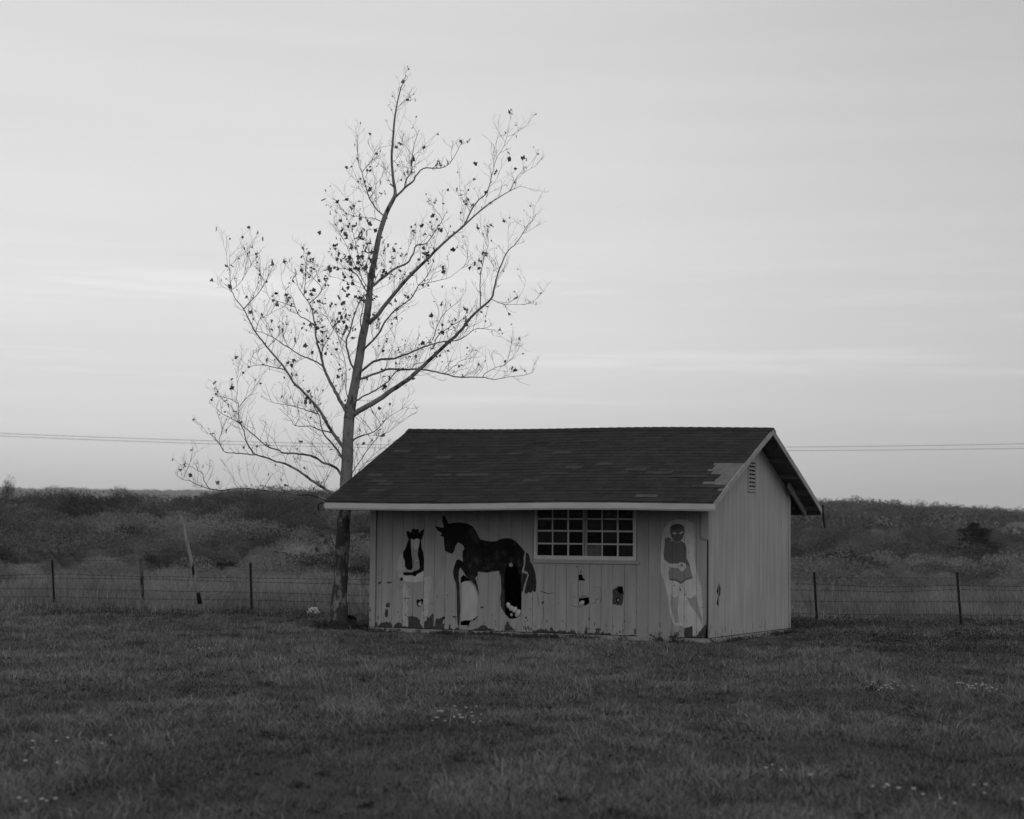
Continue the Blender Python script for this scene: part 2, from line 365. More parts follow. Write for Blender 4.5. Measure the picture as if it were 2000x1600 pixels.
# horse
polys += [('horse', P1([(768,345),(800,355),(835,364),(862,362),(845,300),(848,245),(860,240),(880,265),(900,305),(912,325),(960,315),(1030,313),(1090,322),(1150,350),(1185,400),(1225,482),(1280,495),(1335,505),(1395,500),(1430,480),(1490,470),(1540,475),(1590,505),(1640,560),(1678,607),(1664,670),(1666,740),(1648,795),(1650,850),(1655,1010),(1600,1010),(1480,1100),(1480,1235),(1500,1262),(1465,1215),(1435,1160),(1430,1060),(1440,1000),(1435,870),(1415,800),(1340,812),(1280,820),(1205,808),(1200,850),(1178,868),(1192,920),(1210,985),(1216,1045),(1195,1010),(1150,935),(1092,905),(1088,858),(1060,810),(1025,766),(1014,800),(1010,880),(1020,930),(1020,1000),(1025,1150),(1020,1345),(1000,1345),(992,1200),(990,1000),(985,930),(960,870),(953,810),(965,760),(985,695),(1010,685),(1048,702),(1056,712),(1047,650),(1052,600),(1068,578),(1060,550),(1040,530),(1005,513),(978,548),(967,600),(945,628),(905,618),(873,598),(865,540),(860,458),(822,446),(840,432),(836,416),(800,395)])),
 ('shoulder', P1([(1120,375),(1150,370),(1180,420),(1215,490),(1205,540),(1180,520),(1140,470),(1118,420)])),
 ('tail', ragged([(1690,612),(1715,630),(1728,665),(1732,705),(1760,750),(1785,830),(1795,920),(1790,1000),(1775,1018),(1758,1000),(1740,1025),(1715,1015),(1695,1035),(1672,1018),(1690,930),(1717,845),(1705,815),(1668,793),(1682,740),(1684,680)], z1, 1.5, 20)),
 ('tail', P1([(1652,815),(1705,838),(1700,860),(1672,940),(1655,1015),(1650,1010)]))]
# right figure
polys += [('halo', ragged([(1350,640),(1360,480),(1380,370),(1430,300),(1500,270),(1600,280),(1670,310),(1680,450),(1680,640),(1700,760),(1740,900),(1760,1050),(1765,1200),(1760,1330),(1710,1400),(1665,1410),(1585,1330),(1560,1310),(1500,1310),(1465,1280),(1440,1180),(1425,1050),(1405,950),(1375,850),(1350,760)], z2, 4, 25)),
 ('figure_head', P2([(1445,345),(1480,320),(1520,316),(1560,325),(1583,350),(1585,400),(1570,450),(1545,485),(1515,502),(1480,485),(1455,440),(1442,390)])),
 ('hair_lock', P2([(1390,462),(1420,450),(1450,458),(1462,475),(1430,492),(1392,512)])),
 ('head_top', P2([(1450,345),(1480,324),(1520,320),(1560,329),(1578,352),(1560,372),(1520,362),(1480,378),(1455,365)])),
 ('eye_paint', P2([(1462,404),(1485,397),(1512,408),(1500,419),(1477,418)])), ('eye_paint', P2([(1528,408),(1550,393),(1577,391),(1565,408),(1542,418)])),
 ('shirt', P2([(1470,482),(1515,505),(1555,484),(1590,510),(1605,560),(1603,650),(1630,700),(1642,745),(1600,720),(1590,700),(1545,692),(1520,705),(1440,705),(1385,665),(1380,600),(1392,512),(1430,490)])),
 ('shorts', P2([(1440,742),(1530,750),(1545,778),(1570,780),(1597,748),(1600,722),(1642,746),(1662,838),(1600,850),(1552,885),(1510,862),(1435,855),(1425,800)])),
 ('hand', P2([(1440,706),(1520,712),(1545,694),(1590,703),(1595,745),(1570,778),(1545,775),(1530,750),(1440,741)])),
 ('star', [z2(1558+(22 if k % 2 == 0 else 9)*math.sin(k*math.pi/5), 722-(24 if k % 2 == 0 else 9)*math.cos(k*math.pi/5)) for k in range(10)]),
 ('shirt', P2([(1434,850),(1500,857),(1550,881),(1600,847),(1662,834),(1663,850),(1605,864),(1552,905),(1500,875),(1437,868)])),
 ('boot', ragged([(1450,1012),(1490,1040),(1527,1012),(1520,1150),(1527,1280),(1490,1286),(1465,1180),(1445,1100)], z2, 2, 30)),
 ('boot', ragged([(1605,1035),(1650,1045),(1690,1010),(1720,1100),(1755,1240),(1758,1308),(1700,1190),(1640,1110)], z2, 2, 30)),
 ('shorts', seg([(1545,905),(1535,950),(1530,1012)], .012, z2)), ('shorts', seg([(1560,905),(1580,960),(1608,1030)], .012, z2))]
# bare wood where the paint has scaled off
for q in ([(190,1378),(215,1335),(235,1318),(265,1322),(285,1310),(305,1325),(302,1378)], [(350,1380),(365,1340),(395,1318),(430,1322),(440,1350),(438,1380)],
          [(500,1258),(560,1258),(600,1275),(622,1300),(620,1385),(500,1385)], [(660,1385),(665,1310),(690,1300),(690,1265),(715,1275),(750,1225),(758,1240),(755,1390)],
          [(765,1392),(768,1330),(785,1275),(815,1285),(850,1262),(875,1262),(870,1285),(850,1300),(855,1340),(872,1395)],
          [(160,1385),(165,1325),(182,1315),(190,1340),(196,1385)], [(1160,1385),(1200,1378),(1240,1350),(1275,1345),(1310,1378),(1370,1388),(1370,1400),(1170,1400)],
          [(1490,1320),(1510,1310),(1520,1345),(1560,1380),(1580,1400),(1470,1410)], [(275,1135),(300,1118),(320,1125),(318,1170),(290,1172),(272,1158)], [(270,1190),(300,1190),(298,1262),(275,1272),(266,1240)]):
    polys.append(('bare_wood', ragged(q, z1, 3.5)))
for q in ([(1588,1332),(1640,1326),(1660,1308),(1667,1400),(1662,1432),(1590,1428),(1582,1380)], [(1705,1405),(1760,1340),(1785,1300),(1800,1310),(1812,1410),(1806,1440),(1700,1435)],
          [(1425,1420),(1460,1405),(1480,1412),(1500,1430),(1430,1440)], [(270,1340),(290,1325),(300,1350),(320,1372),(280,1378)], [(700,1345),(745,1335),(775,1352),(745,1366)], [(400,1370),(415,1355),(440,1372),(430,1384),(402,1384)],
          [(880,965),(900,950),(940,922),(985,930),(990,1000),(985,1080),(970,1118),(950,1105),(935,1118),(915,1100),(895,1108),(880,1100),(886,1030)]):
    polys.append(('bare_wood', ragged(q, z2, 3.5)))
for c in ((215,920,15,14,z1), (310,918,28,9,z1), (475,1245,9,9,z1), (400,1215,7,6,z1), (430,965,5,9,z1), (500,965,8,5,z1), (970,1265,30,7,z1), (955,1262,6,12,z1), (1245,1170,18,9,z1),
          (1690,1270,9,12,z1), (1705,1300,7,8,z1), (1680,1315,6,7,z1), (530,735,5,6,z2), (570,785,6,9,z2), (200,1085,12,16,z2), (1000,1270,6,10,z2), (1485,917,7,6,z2), (1545,960,6,14,z2),
          (175,1068,10,7,z1), (500,1078,14,5,z1), (470,1076,12,6,z1), (35,1240,6,9,z2), (50,1260,5,5,z2), (1785,1310,10,8,z2), (740,1130,7,5,z1), (795,1060,4,14,z1), (1765,1135,6,5,z2)):
    polys.append(('bare_wood', blob(*c)))
for pts, w, f in (([(170,970),(215,985),(250,998),(320,990)], .012, z2), ([(320,990),(322,1050),(318,1125)], .006, z2), ([(150,980),(152,1060),(164,1132)], .009, z2), ([(205,1190),(202,1230),(195,1282)], .005, z2),
                  ([(465,1095),(500,1122),(560,1130),(620,1112)], .007, z2), ([(670,1102),(710,1090),(725,1055),(760,1040)], .009, z2), ([(468,905),(500,890),(545,885)], .004, z2), ([(700,940),(765,935),(768,1000)], .004, z2),
                  ([(1060,1210),(1065,1270),(1085,1285)], .006, z2), ([(215,830),(235,800),(255,772)], .006, z1), ([(876,1100),(878,1180),(874,1250)], .008, z1), ([(400,940),(405,965),(450,960)], .005, z1), ([(415,1078),(470,1080),(515,1080)], .006, z1),
                  ([(445,1140),(440,1170),(432,1200)], .008, z1), ([(1815,1060),(1820,1120),(1822,1170)], .01, z1), ([(820,960),(800,985),(780,992)], .003, z2), ([(548,872),(546,960),(548,1040)], .010, z2)):
    polys.append(('bare_wood', seg(pts, w, f)))
for k in range(46):      # flakes along the foot and along the grooves
    u = -L_+random.random()*L_; h = abs(random.gauss(0, .05))+.012; w = random.uniform(.02, .09)
    if pu0_ < u < pu1_: continue
    polys.append(('bare_wood', [(u-w, -.01), (u-w*.6, h*.5), (u-w*.2, h*random.uniform(.6, 1.2)), (u+w*.1, h*.5), (u+w*.5, h), (u+w, h*.3), (u+w, -.01)]))
for k in range(60):
    u = -L_+(.0028 if random.random() < .5 else -.0028)+random.randint(1, 29)*L_/30; z = abs(random.gauss(0, .35))+.05; h = random.uniform(.01, .07); w = random.uniform(.004, .014)*random.choice([-1, 1])
    polys.append(('bare_wood', [(u, z), (u+w, z+h*.3), (u+w*.6, z+h*.7), (u, z+h)]))
for k in range(40):
    u = -L_+random.random()*L_; z = abs(random.gauss(0, .4))+.04; q = random.uniform(.003, .012); polys.append(('bare_wood', [(u+math.cos(t)*q*random.uniform(.6, 1.4), z+math.sin(t)*q*random.uniform(.6, 1.6)) for t in (0, 1, 2, 3, 4, 5)]))
# real holes through the siding
HOLES1 = [ragged([(1480,790),(1490,745),(1515,715),(1550,715),(1585,745),(1612,800),(1635,870),(1645,1000),(1645,1180),(1635,1250),(1600,1275),(1550,1285),(1515,1280),(1480,1240),(1470,1150),(1475,1050),(1465,960),(1465,860)], z1, 2, 25),
          ragged([(1028,920),(1030,870),(1055,842),(1085,858),(1095,880),(1140,905),(1175,945),(1200,1000),(1215,1060),(1205,1180),(1205,1260),(1175,1290),(1130,1310),(1110,1350),(1030,1350),(1022,1250),(1026,1100)], z1, 2, 25),
          ragged([(585,1095),(600,1082),(615,1095),(635,1080),(655,1095),(650,1130),(625,1160),(605,1165),(585,1140)], z1, 3), blob(435, 885, 17, 18, z1), blob(862, 1274, 14, 12, z1)]
HOLES2 = [ragged([(546,815),(585,812),(592,840),(618,870),(548,874)], z2, 2), ragged([(548,1038),(600,1015),(650,1036),(655,1085),(625,1115),(600,1108),(550,1118)], z2, 4),
          ragged([(925,950),(945,930),(982,935),(985,990),(960,1000),(935,985)], z2, 3), ragged([(915,1045),(945,1040),(950,1080),(920,1088)], z2, 3)]
for h in HOLES1+HOLES2: polys.append(('hole', h))
ga = z2(1790, 375); gb = z2(1803, 375)
polys.append(('hole', [(-.065, -.05), (-.012, -.05), (-.012, wall_uz(1383, 1035)[1]), (-.030, wall_uz(1383, 1035)[1]), (-.034, .3), (-.045, .1)]))
# window opening
wl, wb = z2(138, 648); wr, wb2 = z2(1095, 648)
polys.append(('hole', [(wl, wb), (wr, wb), (wr, WT-.12), (wl, WT-.12)]))
wall_poly = [(-L_, 0), (-1.37, 0), (-1.37, 0.0), (0, 0), (0, WT), (-L_, WT)]
ngr = 30; cells = [(-L_+k*L_/ngr-.0028, -L_+k*L_/ngr+.0028, -.2, WT+.2) for k in range(1, ngr)]+[(-L_+.087, -L_+.101, -.2, WT+.2)]
# the replaced sheet hangs a little lower than the rest
pu0, _ = wall_uz(1246, 1200); pu1, _ = wall_uz(1305, 1200)
wall_poly = [(-L_, 0), (pu0, 0), (pu0, -.05), (pu1, -.05), (pu1, 0), (0, 0), (0, WT), (-L_, WT)]
polys.insert(0, ('replaced_sheet', [(pu0, -.05), (pu1, -.05), (pu1, .95), (pu0, .95)]))
out = planar(polys, wall_poly, cells, None, lambda u, z, d: (u, d, z), None, .013)
PM = dict(wall=('front_wall', 'siding'), replaced_sheet=('replaced_sheet', 'panel'), pale_background=('painted_background', 'halo2'), pale_skirt=('painted_skirt', 'halo'), pale_leg=('painted_leg', 'halo2'), torso=('painted_torso', 'mid'),
          hair=('painted_hair', 'black'), face=('painted_face', 'skinp'), hat=('painted_hat', 'black'), face_line=('painted_face_line', 'mid'), horse=('painted_horse', 'horse'), shoulder=('painted_horse_mane', 'horse2'), tail=('painted_horse_tail', 'horse2'),
          halo=('painted_halo', 'halo'), figure_head=('painted_head', 'shirt'), hair_lock=('painted_hair_lock', 'shirt'), head_top=('painted_head_top', 'headtop'), eye_paint=('painted_eyes', 'halo'), shirt=('painted_shirt', 'shirt'),
          shorts=('painted_shorts', 'shorts'), hand=('painted_hand', 'halo'), star=('painted_star', 'shirt'), boot=('painted_boots', 'boots'), bare_wood=('bare_wood_patches', 'bare'))
fw = None
for k in ['wall']+[q for q in out if q != 'wall']:
    if k not in out: continue
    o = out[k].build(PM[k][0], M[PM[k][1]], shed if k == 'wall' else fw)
    if k == 'wall': fw = o
PL = dict(painted_horse='dark horse painted on the wall, head bowed and one foreleg raised', painted_hat='black painted cowboy hat of the left figure', painted_halo='pale painted outline around the right figure', bare_wood_patches='dark patches where the paint has scaled off')
for o in fw.children:
    if o.name in PL: o['label'] = PL[o.name]
# groove bottoms: strips behind each groove
b = MB()
for a, c, lo, hi in cells:
    if c > wl and a < wr:
        b.box((a-.01, .006, 0), (c+.01, .012, wb-.01))
    else: b.box((a-.01, .006, 0 if not pu0 < a < pu1 else -.05), (c+.01, .012, WT))
gb_ = b
# cut groove strips where holes are: keep only pieces whose middle is not inside a hole
def inside(p, poly):
    c = False; x, y = p
    for (x0, y0), (x1, y1) in zip(poly, poly[1:]+poly[:1]):
        if (y0 > y) != (y1 > y) and x < (x1-x0)*(y-y0)/(y1-y0)+x0: c = not c
    return c
holes = [p for k, p in polys if k == 'hole']
b = MB()
for a, c, lo, hi in cells:
    m = (a+c)/2; z = 0.0 if not pu0 < m < pu1 else -.05; z0 = z; on = True
    while z < WT:
        ins = any(inside((m, z+.005), h) for h in holes)
        if ins and on:
            if z > z0: b.box((a-.006, .007, z0), (c+.006, .0125, z))
            on = False
        elif not ins and not on: z0 = z; on = True
        z += .01
    if on: b.box((a-.006, .007, z0), (c+.006, .0125, WT))
b.build('siding_groove', M['groove'], fw)
# light inner panel, torn fibre and rubble seen through the holes
b = MB()
def plate(pts, d):
    v0 = [(u, d, z) for u, z in pts]; v1 = [(u, d+.012, z) for u, z in pts]; n = len(pts)
    b.add(v0+v1, [tuple(range(n)), tuple(range(2*n-1, n-1, -1))]+[(k, (k+1) % n, n+(k+1) % n, n+k) for k in range(n)])
plate(P1([(1020,925),(1060,905),(1120,900),(1150,915),(1180,950),(1215,1040),(1215,1200),(1195,1255),(1130,1300),(1060,1300),(1018,1315)]), .03)
b.build('inner_panel', M['liner'], shed)
b = MB(); plate(P2([(545,870),(625,870),(658,900),(658,1035),(548,1045)]), .018); b.build('inner_panel', M['siding'], shed)
def lump(bm_pts, mname, name='torn_insulation'):
    bm = bmesh.new()
    for (u, z, r, d) in bm_pts:
        mt = Matrix.Translation((u, d, z)) @ Matrix.Rotation(random.random()*3, 4, 'Y') @ Matrix.Diagonal((1, .5, random.uniform(.7, 1), 1))
        bmesh.ops.create_icosphere(bm, subdivisions=3, radius=r, matrix=mt)
    for v in bm.verts: v.co += Vector((random.uniform(-1, 1), random.uniform(-1, 1), random.uniform(-1, 1)))*.004
    me = bpy.data.meshes.new(name); bm.to_mesh(me); bm.free(); me.materials.append(M[mname])
    for p in me.polygons: p.use_smooth = True
    return link(bpy.data.objects.new(name, me), shed)
L1 = []
for x, y, r in ((1500,1150,30), (1530,1180,26), (1565,1195,32), (1605,1225,34), (1590,1245,25), (1525,740,22), (1530,1245,14), (605,1140,20), (612,1115,12)):
    u, z = z1(x, y); L1.append((u, z, r/5.161/110, .045))
for x, y, r in ((575,1090,26), (555,1100,20), (930,1062,13)):
    u, z = z2(x, y); L1.append((u, z, r/5/116, .035))
for q in L1: lump([q], 'liner')

# side, back and left walls with grooves
def gable_top(v): return roofz(0, v)-.075
def plain_wall(name, mapf, wid, top, holes=(), matn='siding_side', gap=.2032, off=.1):
    n = 24; outl = [(0, 0), (wid, 0)]+[(wid*(1-k/n), top(wid*(1-k/n))) for k in range(n+1)]
    cs = []; x = off
    while x < wid-.02: cs.append((x-.003, x+.003, -.2, 5)); x += gap
    o = planar([('hole', h) for h in holes], outl, cs, None, mapf, None, .012)
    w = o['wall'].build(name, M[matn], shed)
    bb = MB()
    for a, c, lo, hi in cs:
        p0, p1 = mapf(a-.006, 0, .007), mapf(c+.006, top(a)-.01, .0122)
        bb.box(tuple(min(i, j) for i, j in zip(p0, p1)), tuple(max(i, j) for i, j in zip(p0, p1)))
    bb.build('siding_groove', M[matn], w)
    return w
vent_v0, vent_v1 = W_/2-.17, W_/2+.17
vz_t, vz_b = side_vz(1466, 903)[1], side_vz(1466, 957)[1]
sh = [[z3(*p) for p in q] for q in ([(228,1130),(236,1150),(243,1180),(240,1220),(233,1235),(232,1285),(226,1300),(213,1280),(222,1220),(213,1190)], [(200,1350),(204,1342),(202,1360),(197,1362)])]
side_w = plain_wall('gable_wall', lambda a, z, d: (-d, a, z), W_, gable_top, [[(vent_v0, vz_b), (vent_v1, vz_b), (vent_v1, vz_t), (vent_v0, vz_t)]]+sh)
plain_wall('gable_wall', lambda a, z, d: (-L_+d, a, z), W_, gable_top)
plain_wall('back_wall', lambda a, z, d: (-L_+a, W_-d, z), L_, lambda u: WT-.02)
# vent
b = MB(); fr = .035
for (v0, v1, zz0, zz1) in ((vent_v0-fr, vent_v0, vz_b-fr, vz_t+fr), (vent_v1, vent_v1+fr, vz_b-fr, vz_t+fr), (vent_v0, vent_v1, vz_b-fr, vz_b), (vent_v0, vent_v1, vz_t, vz_t+fr)):
    b.box((-.02, v0, zz0), (.018, v1, zz1))
vent = b.build('gable_vent', M['siding_side'], shed)
b = MB(); k = 7
for i in range(k):
    z = vz_b+(vz_t-vz_b)*(i+.15)/k; h = (vz_t-vz_b)/k*.66
    b.hexa([(-.05, vent_v0, z+h), (.012, vent_v0, z), (.012, vent_v1, z), (-.05, vent_v1, z+h), (-.05, vent_v0, z+h+.012), (.012, vent_v0, z+.022), (.012, vent_v1, z+.022), (-.05, vent_v1, z+h+.012)])
b.build('louvre_slat', M['siding_side'], vent)
# studs, floor and dark lining inside
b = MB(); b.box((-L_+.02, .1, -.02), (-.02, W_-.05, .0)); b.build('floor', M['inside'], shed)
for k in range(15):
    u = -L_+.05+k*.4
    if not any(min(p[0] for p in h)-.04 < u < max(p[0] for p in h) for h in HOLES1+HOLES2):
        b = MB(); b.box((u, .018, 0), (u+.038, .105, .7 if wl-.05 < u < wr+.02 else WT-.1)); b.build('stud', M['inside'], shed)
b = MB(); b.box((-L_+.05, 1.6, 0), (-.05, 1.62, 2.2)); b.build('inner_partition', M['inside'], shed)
# slab
b = MB(); b.box((-L_-.03, -.03, -.5), (.03, W_+.03, -.012)); b.build('slab', M['slab'], shed)
# corner boards
b = MB()
b.hexa([(-L_-.022,-.022,-.0),(-L_+.085,-.022,0),(-L_+.085,-.001,0),(-L_-.022,-.001,0),(-L_-.022,-.022,WT),(-L_+.085,-.022,WT),(-L_+.085,-.001,WT),(-L_-.022,-.001,WT)]); b.build('corner_board', M['siding'], shed)
b = MB(); zt = wall_uz(1378, 1055)[1]
b.hexa([(-.12,-.022,zt+.03),(.0,-.022,zt),(.0,-.001,zt),(-.12,-.001,zt+.03),(-.12,-.022,WT),(.0,-.022,WT),(.0,-.001,WT),(-.12,-.001,WT)]); b.build('corner_board', M['panel'], shed)
b = MB(); b.box((.001, W_-.06, 0), (.02, W_+.02, gable_top(W_-.06)-.02)); b.build('corner_board', M['siding_side'], shed)

# ---- roof
u0, u1 = -L_-OL, ORr
def slope_pt(u, s, side, lift=0):     # s = distance from the eave edge measured horizontally (0..half)
    half = W_/2+(OF if side < 0 else OB)
    v = -OF+s if side < 0 else W_+OB-s
    z = roofz(u, min(max(v, -OF), W_+OB))
    return Vector((u, v, z+lift))
b = MB()
for side in (-1, 1):
    half = W_/2+(OF if side < 0 else OB)
    for i in range(12):
        ua, ub = u0+(u1-u0)*i/12, u0+(u1-u0)*(i+1)/12
        for j in range(4):
            sa, sb = half*j/4, half*(j+1)/4
            q = [slope_pt(ua, sa, side), slope_pt(ub, sa, side), slope_pt(ub, sb, side), slope_pt(ua, sb, side)]
            b.hexa([p-Vector((0, 0, .016)) for p in q]+q)
b.build('roof_decking', M['deck'], shed)
roof_part = None
def in_bare(px_u, s):   # bare decking patch at the lower right corner of the front slope
    x = u1-px_u; t = s/(W_/2+OF)
    e = [(.14, 0), (.17, .36), (.22, .55), (.30, .25), (.36, .66), (.43, .30), (.49, .58), (.55, .42), (.58, 0)]
    if t < .12 or t > .50: return False
    lim = np.interp(t, [.12, .16, .19, .22, .25, .27, .30, .33, .36, .39, .42, .45, .49, .51], [0, .08, .20, .36, .52, .27, .20, .24, .42, .52, .40, .48, .50, .0])
    return x < lim
b = MB(); expo = .135*math.cos(.4414)
LIGHT = [(640+12, 958), ]
for side in (-1, 1):
    half = W_/2+(OF if side < 0 else OB); n = int(half/expo)+1
    for c in range(n):
        s0 = c*half/n; s1 = min((c+1)*half/n+.035, half)
        u = u0-.012-random.random()*.1 - (.15 if c % 2 else 0)
        wob = random.uniform(-.004, .004)
        while u < u1+.012:
            w = .305 if side < 0 else .61; ua, ub = max(u, u0-.012)+.0025, min(u+w, u1+.012)-.0025; u += w
            if ub-ua < .02: continue
            if side < 0:
                if in_bare(ub-.03, s0+expo/2):
                    if in_bare(ua, s0+expo/2): continue
                    while in_bare(ub, s0+expo/2): ub -= .03
                    if ub-ua < .02: continue
            lift = .009+random.uniform(0, .003)+(.012 if random.random() < .02 else 0)
            tone = random.uniform(.82, 1.18)
            if random.random() < .02: tone = random.uniform(1.5, 2.1)
            so_ = s0+random.uniform(-.004, .004)+wob-(.012 if c == 0 else 0)
            ss = max(so_, -.02)
            A, B2 = slope_pt(ua, max(ss, 0), side), slope_pt(ub, max(ss, 0), side)
            if ss < 0: A = A+Vector((0, side*-ss, 0)) ; B2 = B2+Vector((0, side*-ss, 0))
            Cc, D = slope_pt(ub, s1, side), slope_pt(ua, s1, side)
            up = Vector((0, 0, 1))
            top = [A+up*lift, B2+up*(lift+random.uniform(-.0015, .0015)), Cc+up*.0035, D+up*.0035]
            bot = [A+up*.0015, B2+up*.0015, Cc+up*.001, D+up*.001]
            b.hexa(bot+top, tone)
b.build('shingles', M['shingle'], shed, col=True)
b = MB()
for i in range(42):   # ridge caps
    ua = u0-.01+(u1-u0+.02)*i/42; ub = ua+(u1-u0)/42+.03; zz = roofz(ua, W_/2); zb = roofz(ub, W_/2); t = random.uniform(.75, 1.05); d = .13
    if ub > u1+.03: ub = u1+.03
    for sd in (-1, 1):
        b.hexa([(ua, W_/2, zz+.006), (ub, W_/2, zb+.002), (ub, W_/2+sd*d, zb+.004-TP*d), (ua, W_/2+sd*d, zz+.006-TP*d), (ua, W_/2, zz+.026), (ub, W_/2, zb+.018), (ub, W_/2+sd*d, zb+.016-TP*d), (ua, W_/2+sd*d, zz+.020-TP*d)], t)
b.build('ridge_cap', M['shingle'], shed, col=True)
# lighter faded tabs lying proud, at the places seen in the photograph
def roof_us(px, py):
    d = at(px, py, 1)-Vector((0, 0, CZ)); p0 = Vector((0, 0, CZ)); Cn = Vector((XC, ZC, 0)); best = None; t = 27.0
    while t < 40:
        P = p0+d*t; R = P-Cn; u = R.x*ct-R.y*st; v = R.x*st+R.y*ct
        if v > -OF and R.z < roofz(u, v): return u, v+OF
        t += .01
    return None
for px, py, w, tn in ((738, 943, .30, 1.7), (748, 950, .28, 1.7), (733, 961, .33, 1.6), (865, 929, .30, 1.8), (918, 933, .62, 1.9), (1002, 890, .30, 1.7), (1093, 889, .34, 1.8), (1240, 921, .36, 1.6), (1287, 925, .45, 1.7), (1258, 976, .36, 2.6), (1080, 928, .5, 1.4), (1340, 936, .6, 1.5), (1380, 955, .55, 1.6)):
    r = roof_us(px, py)
    if not r: continue
    u, s = r; half = W_/2+OF; n = int(half/expo)+1; s = max(0, round(s/(half/n)))*half/n
    b = MB(); A, B2, Cc, D = slope_pt(u-w/2, s, -1), slope_pt(u+w/2, s, -1), slope_pt(u+w/2, s+expo*.9, -1), slope_pt(u-w/2, s+expo*.9, -1); up = Vector((0, 0, 1))
    b.hexa([A+up*.013, B2+up*.013, Cc+up*.0075, D+up*.0075, A+up*.0175, B2+up*.0175, Cc+up*.011, D+up*.011], tn)
    b.build('faded_shingle', M['shingle'], shed, col=True)
# fascias (front eave), drip edge, back fascia
b = MB(); nseg = 14
for i in range(nseg):
    ua, ub = u0+(u1+.03-u0)*i/nseg, u0+(u1+.03-u0)*(i+1)/nseg
    za, zb = roofz(ua, -OF)-.004, roofz(ub, -OF)-.004
    b.hexa([(ua,-OF-.005,za-.105),(ub,-OF-.005,zb-.105),(ub,-OF+.017,zb-.105),(ua,-OF+.017,za-.105),(ua,-OF-.005,za-.016),(ub,-OF-.005,zb-.016),(ub,-OF+.017,zb-.016),(ua,-OF+.017,za-.016)])
b.build('eave_fascia', M['trim'], shed)
b = MB()
for i in range(nseg):
    ua, ub = u0+.01+(u1-u0)*i/nseg, u0+.01+(u1-u0)*(i+1)/nseg
    za, zb = roofz(ua, -OF)-.109, roofz(ub, -OF)-.109
    b.hexa([(ua,-OF+.0,za-.022),(ub,-OF+.0,zb-.022),(ub,-OF+.03,zb-.022),(ua,-OF+.03,za-.022),(ua,-OF+.0,za-.004),(ub,-OF+.0,zb-.004),(ub,-OF+.03,zb-.004),(ua,-OF+.03,za-.004)])
b.build('eave_trim_strip', M['rake'], shed)
b = MB(); zz = roofz(0, W_+OB)
b.box((u0, W_+OB-.02, zz-.13), (u1, W_+OB+.002, zz-.017)); b.build('eave_fascia', M['soffit'], shed)
# rake boards at both gables, both slopes
for ux, sgn in ((u1, 1), (u0, -1)):
    for side in (-1, 1):
        half = W_/2+(OF if side < 0 else OB); b = MB(); n = 8
        for i in range(n):
            p, q = slope_pt(ux, half*i/n, side), slope_pt(ux, half*(i+1)/n, side)
            dn = .10+(.006 if side > 0 else 0); o0, o1 = (0.002, .022) if sgn > 0 else (-.022, -.002)
            if side < 0 and i == 0: dnp = .095
            b.hexa([(ux+o0, p.y, p.z-dn), (ux+o1, p.y, p.z-dn), (ux+o1, q.y, q.z-dn), (ux+o0, q.y, q.z-dn), (ux+o0, p.y, p.z-.004), (ux+o1, p.y, p.z-.004), (ux+o1, q.y, q.z-.004), (ux+o0, q.y, q.z-.004)])
        b.build('rake_board', M['rake'], shed)
# lookouts and rafters under the overhangs
for ux0, ux1 in ((.001, u1-.002), (u0+.002, -L_-.001)):
    for side in (-1, 1):
        half = W_/2+(OF if side < 0 else OB)
        for s in ((.15, .75, 1.35, 1.95, 2.55) if side < 0 else (.12, .7, 1.28, 1.86, 2.44)):
            p = slope_pt(0, s, side, -.019); b = MB()
            b.hexa([(ux0, p.y-.019, p.z-.085), (ux1, p.y-.019, p.z-.085), (ux1, p.y+.019, p.z-.085), (ux0, p.y+.019, p.z-.085), (ux0, p.y-.019, p.z-.010), (ux1, p.y-.019, p.z-.010), (ux1, p.y+.019, p.z-.010), (ux0, p.y+.019, p.z-.010)])
            b.build('lookout', M['lookout'], shed)
for k in range(13):
    u = -L_+.03+k*(L_-.06)/12
    for side in (-1, 1):
        a_, c_ = slope_pt(u, .03, side, -.075), slope_pt(u, (OF if side < 0 else OB)+.1, side, -.075)
        b = MB(); b.beam(a_, c_, .038, .10); b.build('rafter_tail', M['soffit'], shed)
b = MB(); a_, c_ = slope_pt(.10, .10, 1, -.15), slope_pt(.10, OB+.35, 1, -.13); b.beam(a_, c_, .04, .10); b.build('brace', M['siding_side'], shed)
# dangling strip at the right back eave, bracket at left eave
e1 = slope_pt(u1, 0, 1)
b = MB(); b.tube([e1+Vector((.03, .02, .06)), e1+Vector((.03, .02, -.05)), e1+Vector((.045, .02, -.22)), e1+Vector((.06, .03, -.36))], [.016, .02, .018, .014], 6); b.build('hanging_strip', M['metal'], shed)
e0 = slope_pt(u0, 0, -1)
b = MB(); b.beam(e0+Vector((.0, -.01, -.02)), e0+Vector((-.12, -.0, -.05)), .012, .012); b.beam(e0+Vector((-.12, 0, -.05)), e0+Vector((-.12, 0, -.16)), .02, .02, (0, 1, 0)); b.build('eave_bracket', M['metal'], shed)

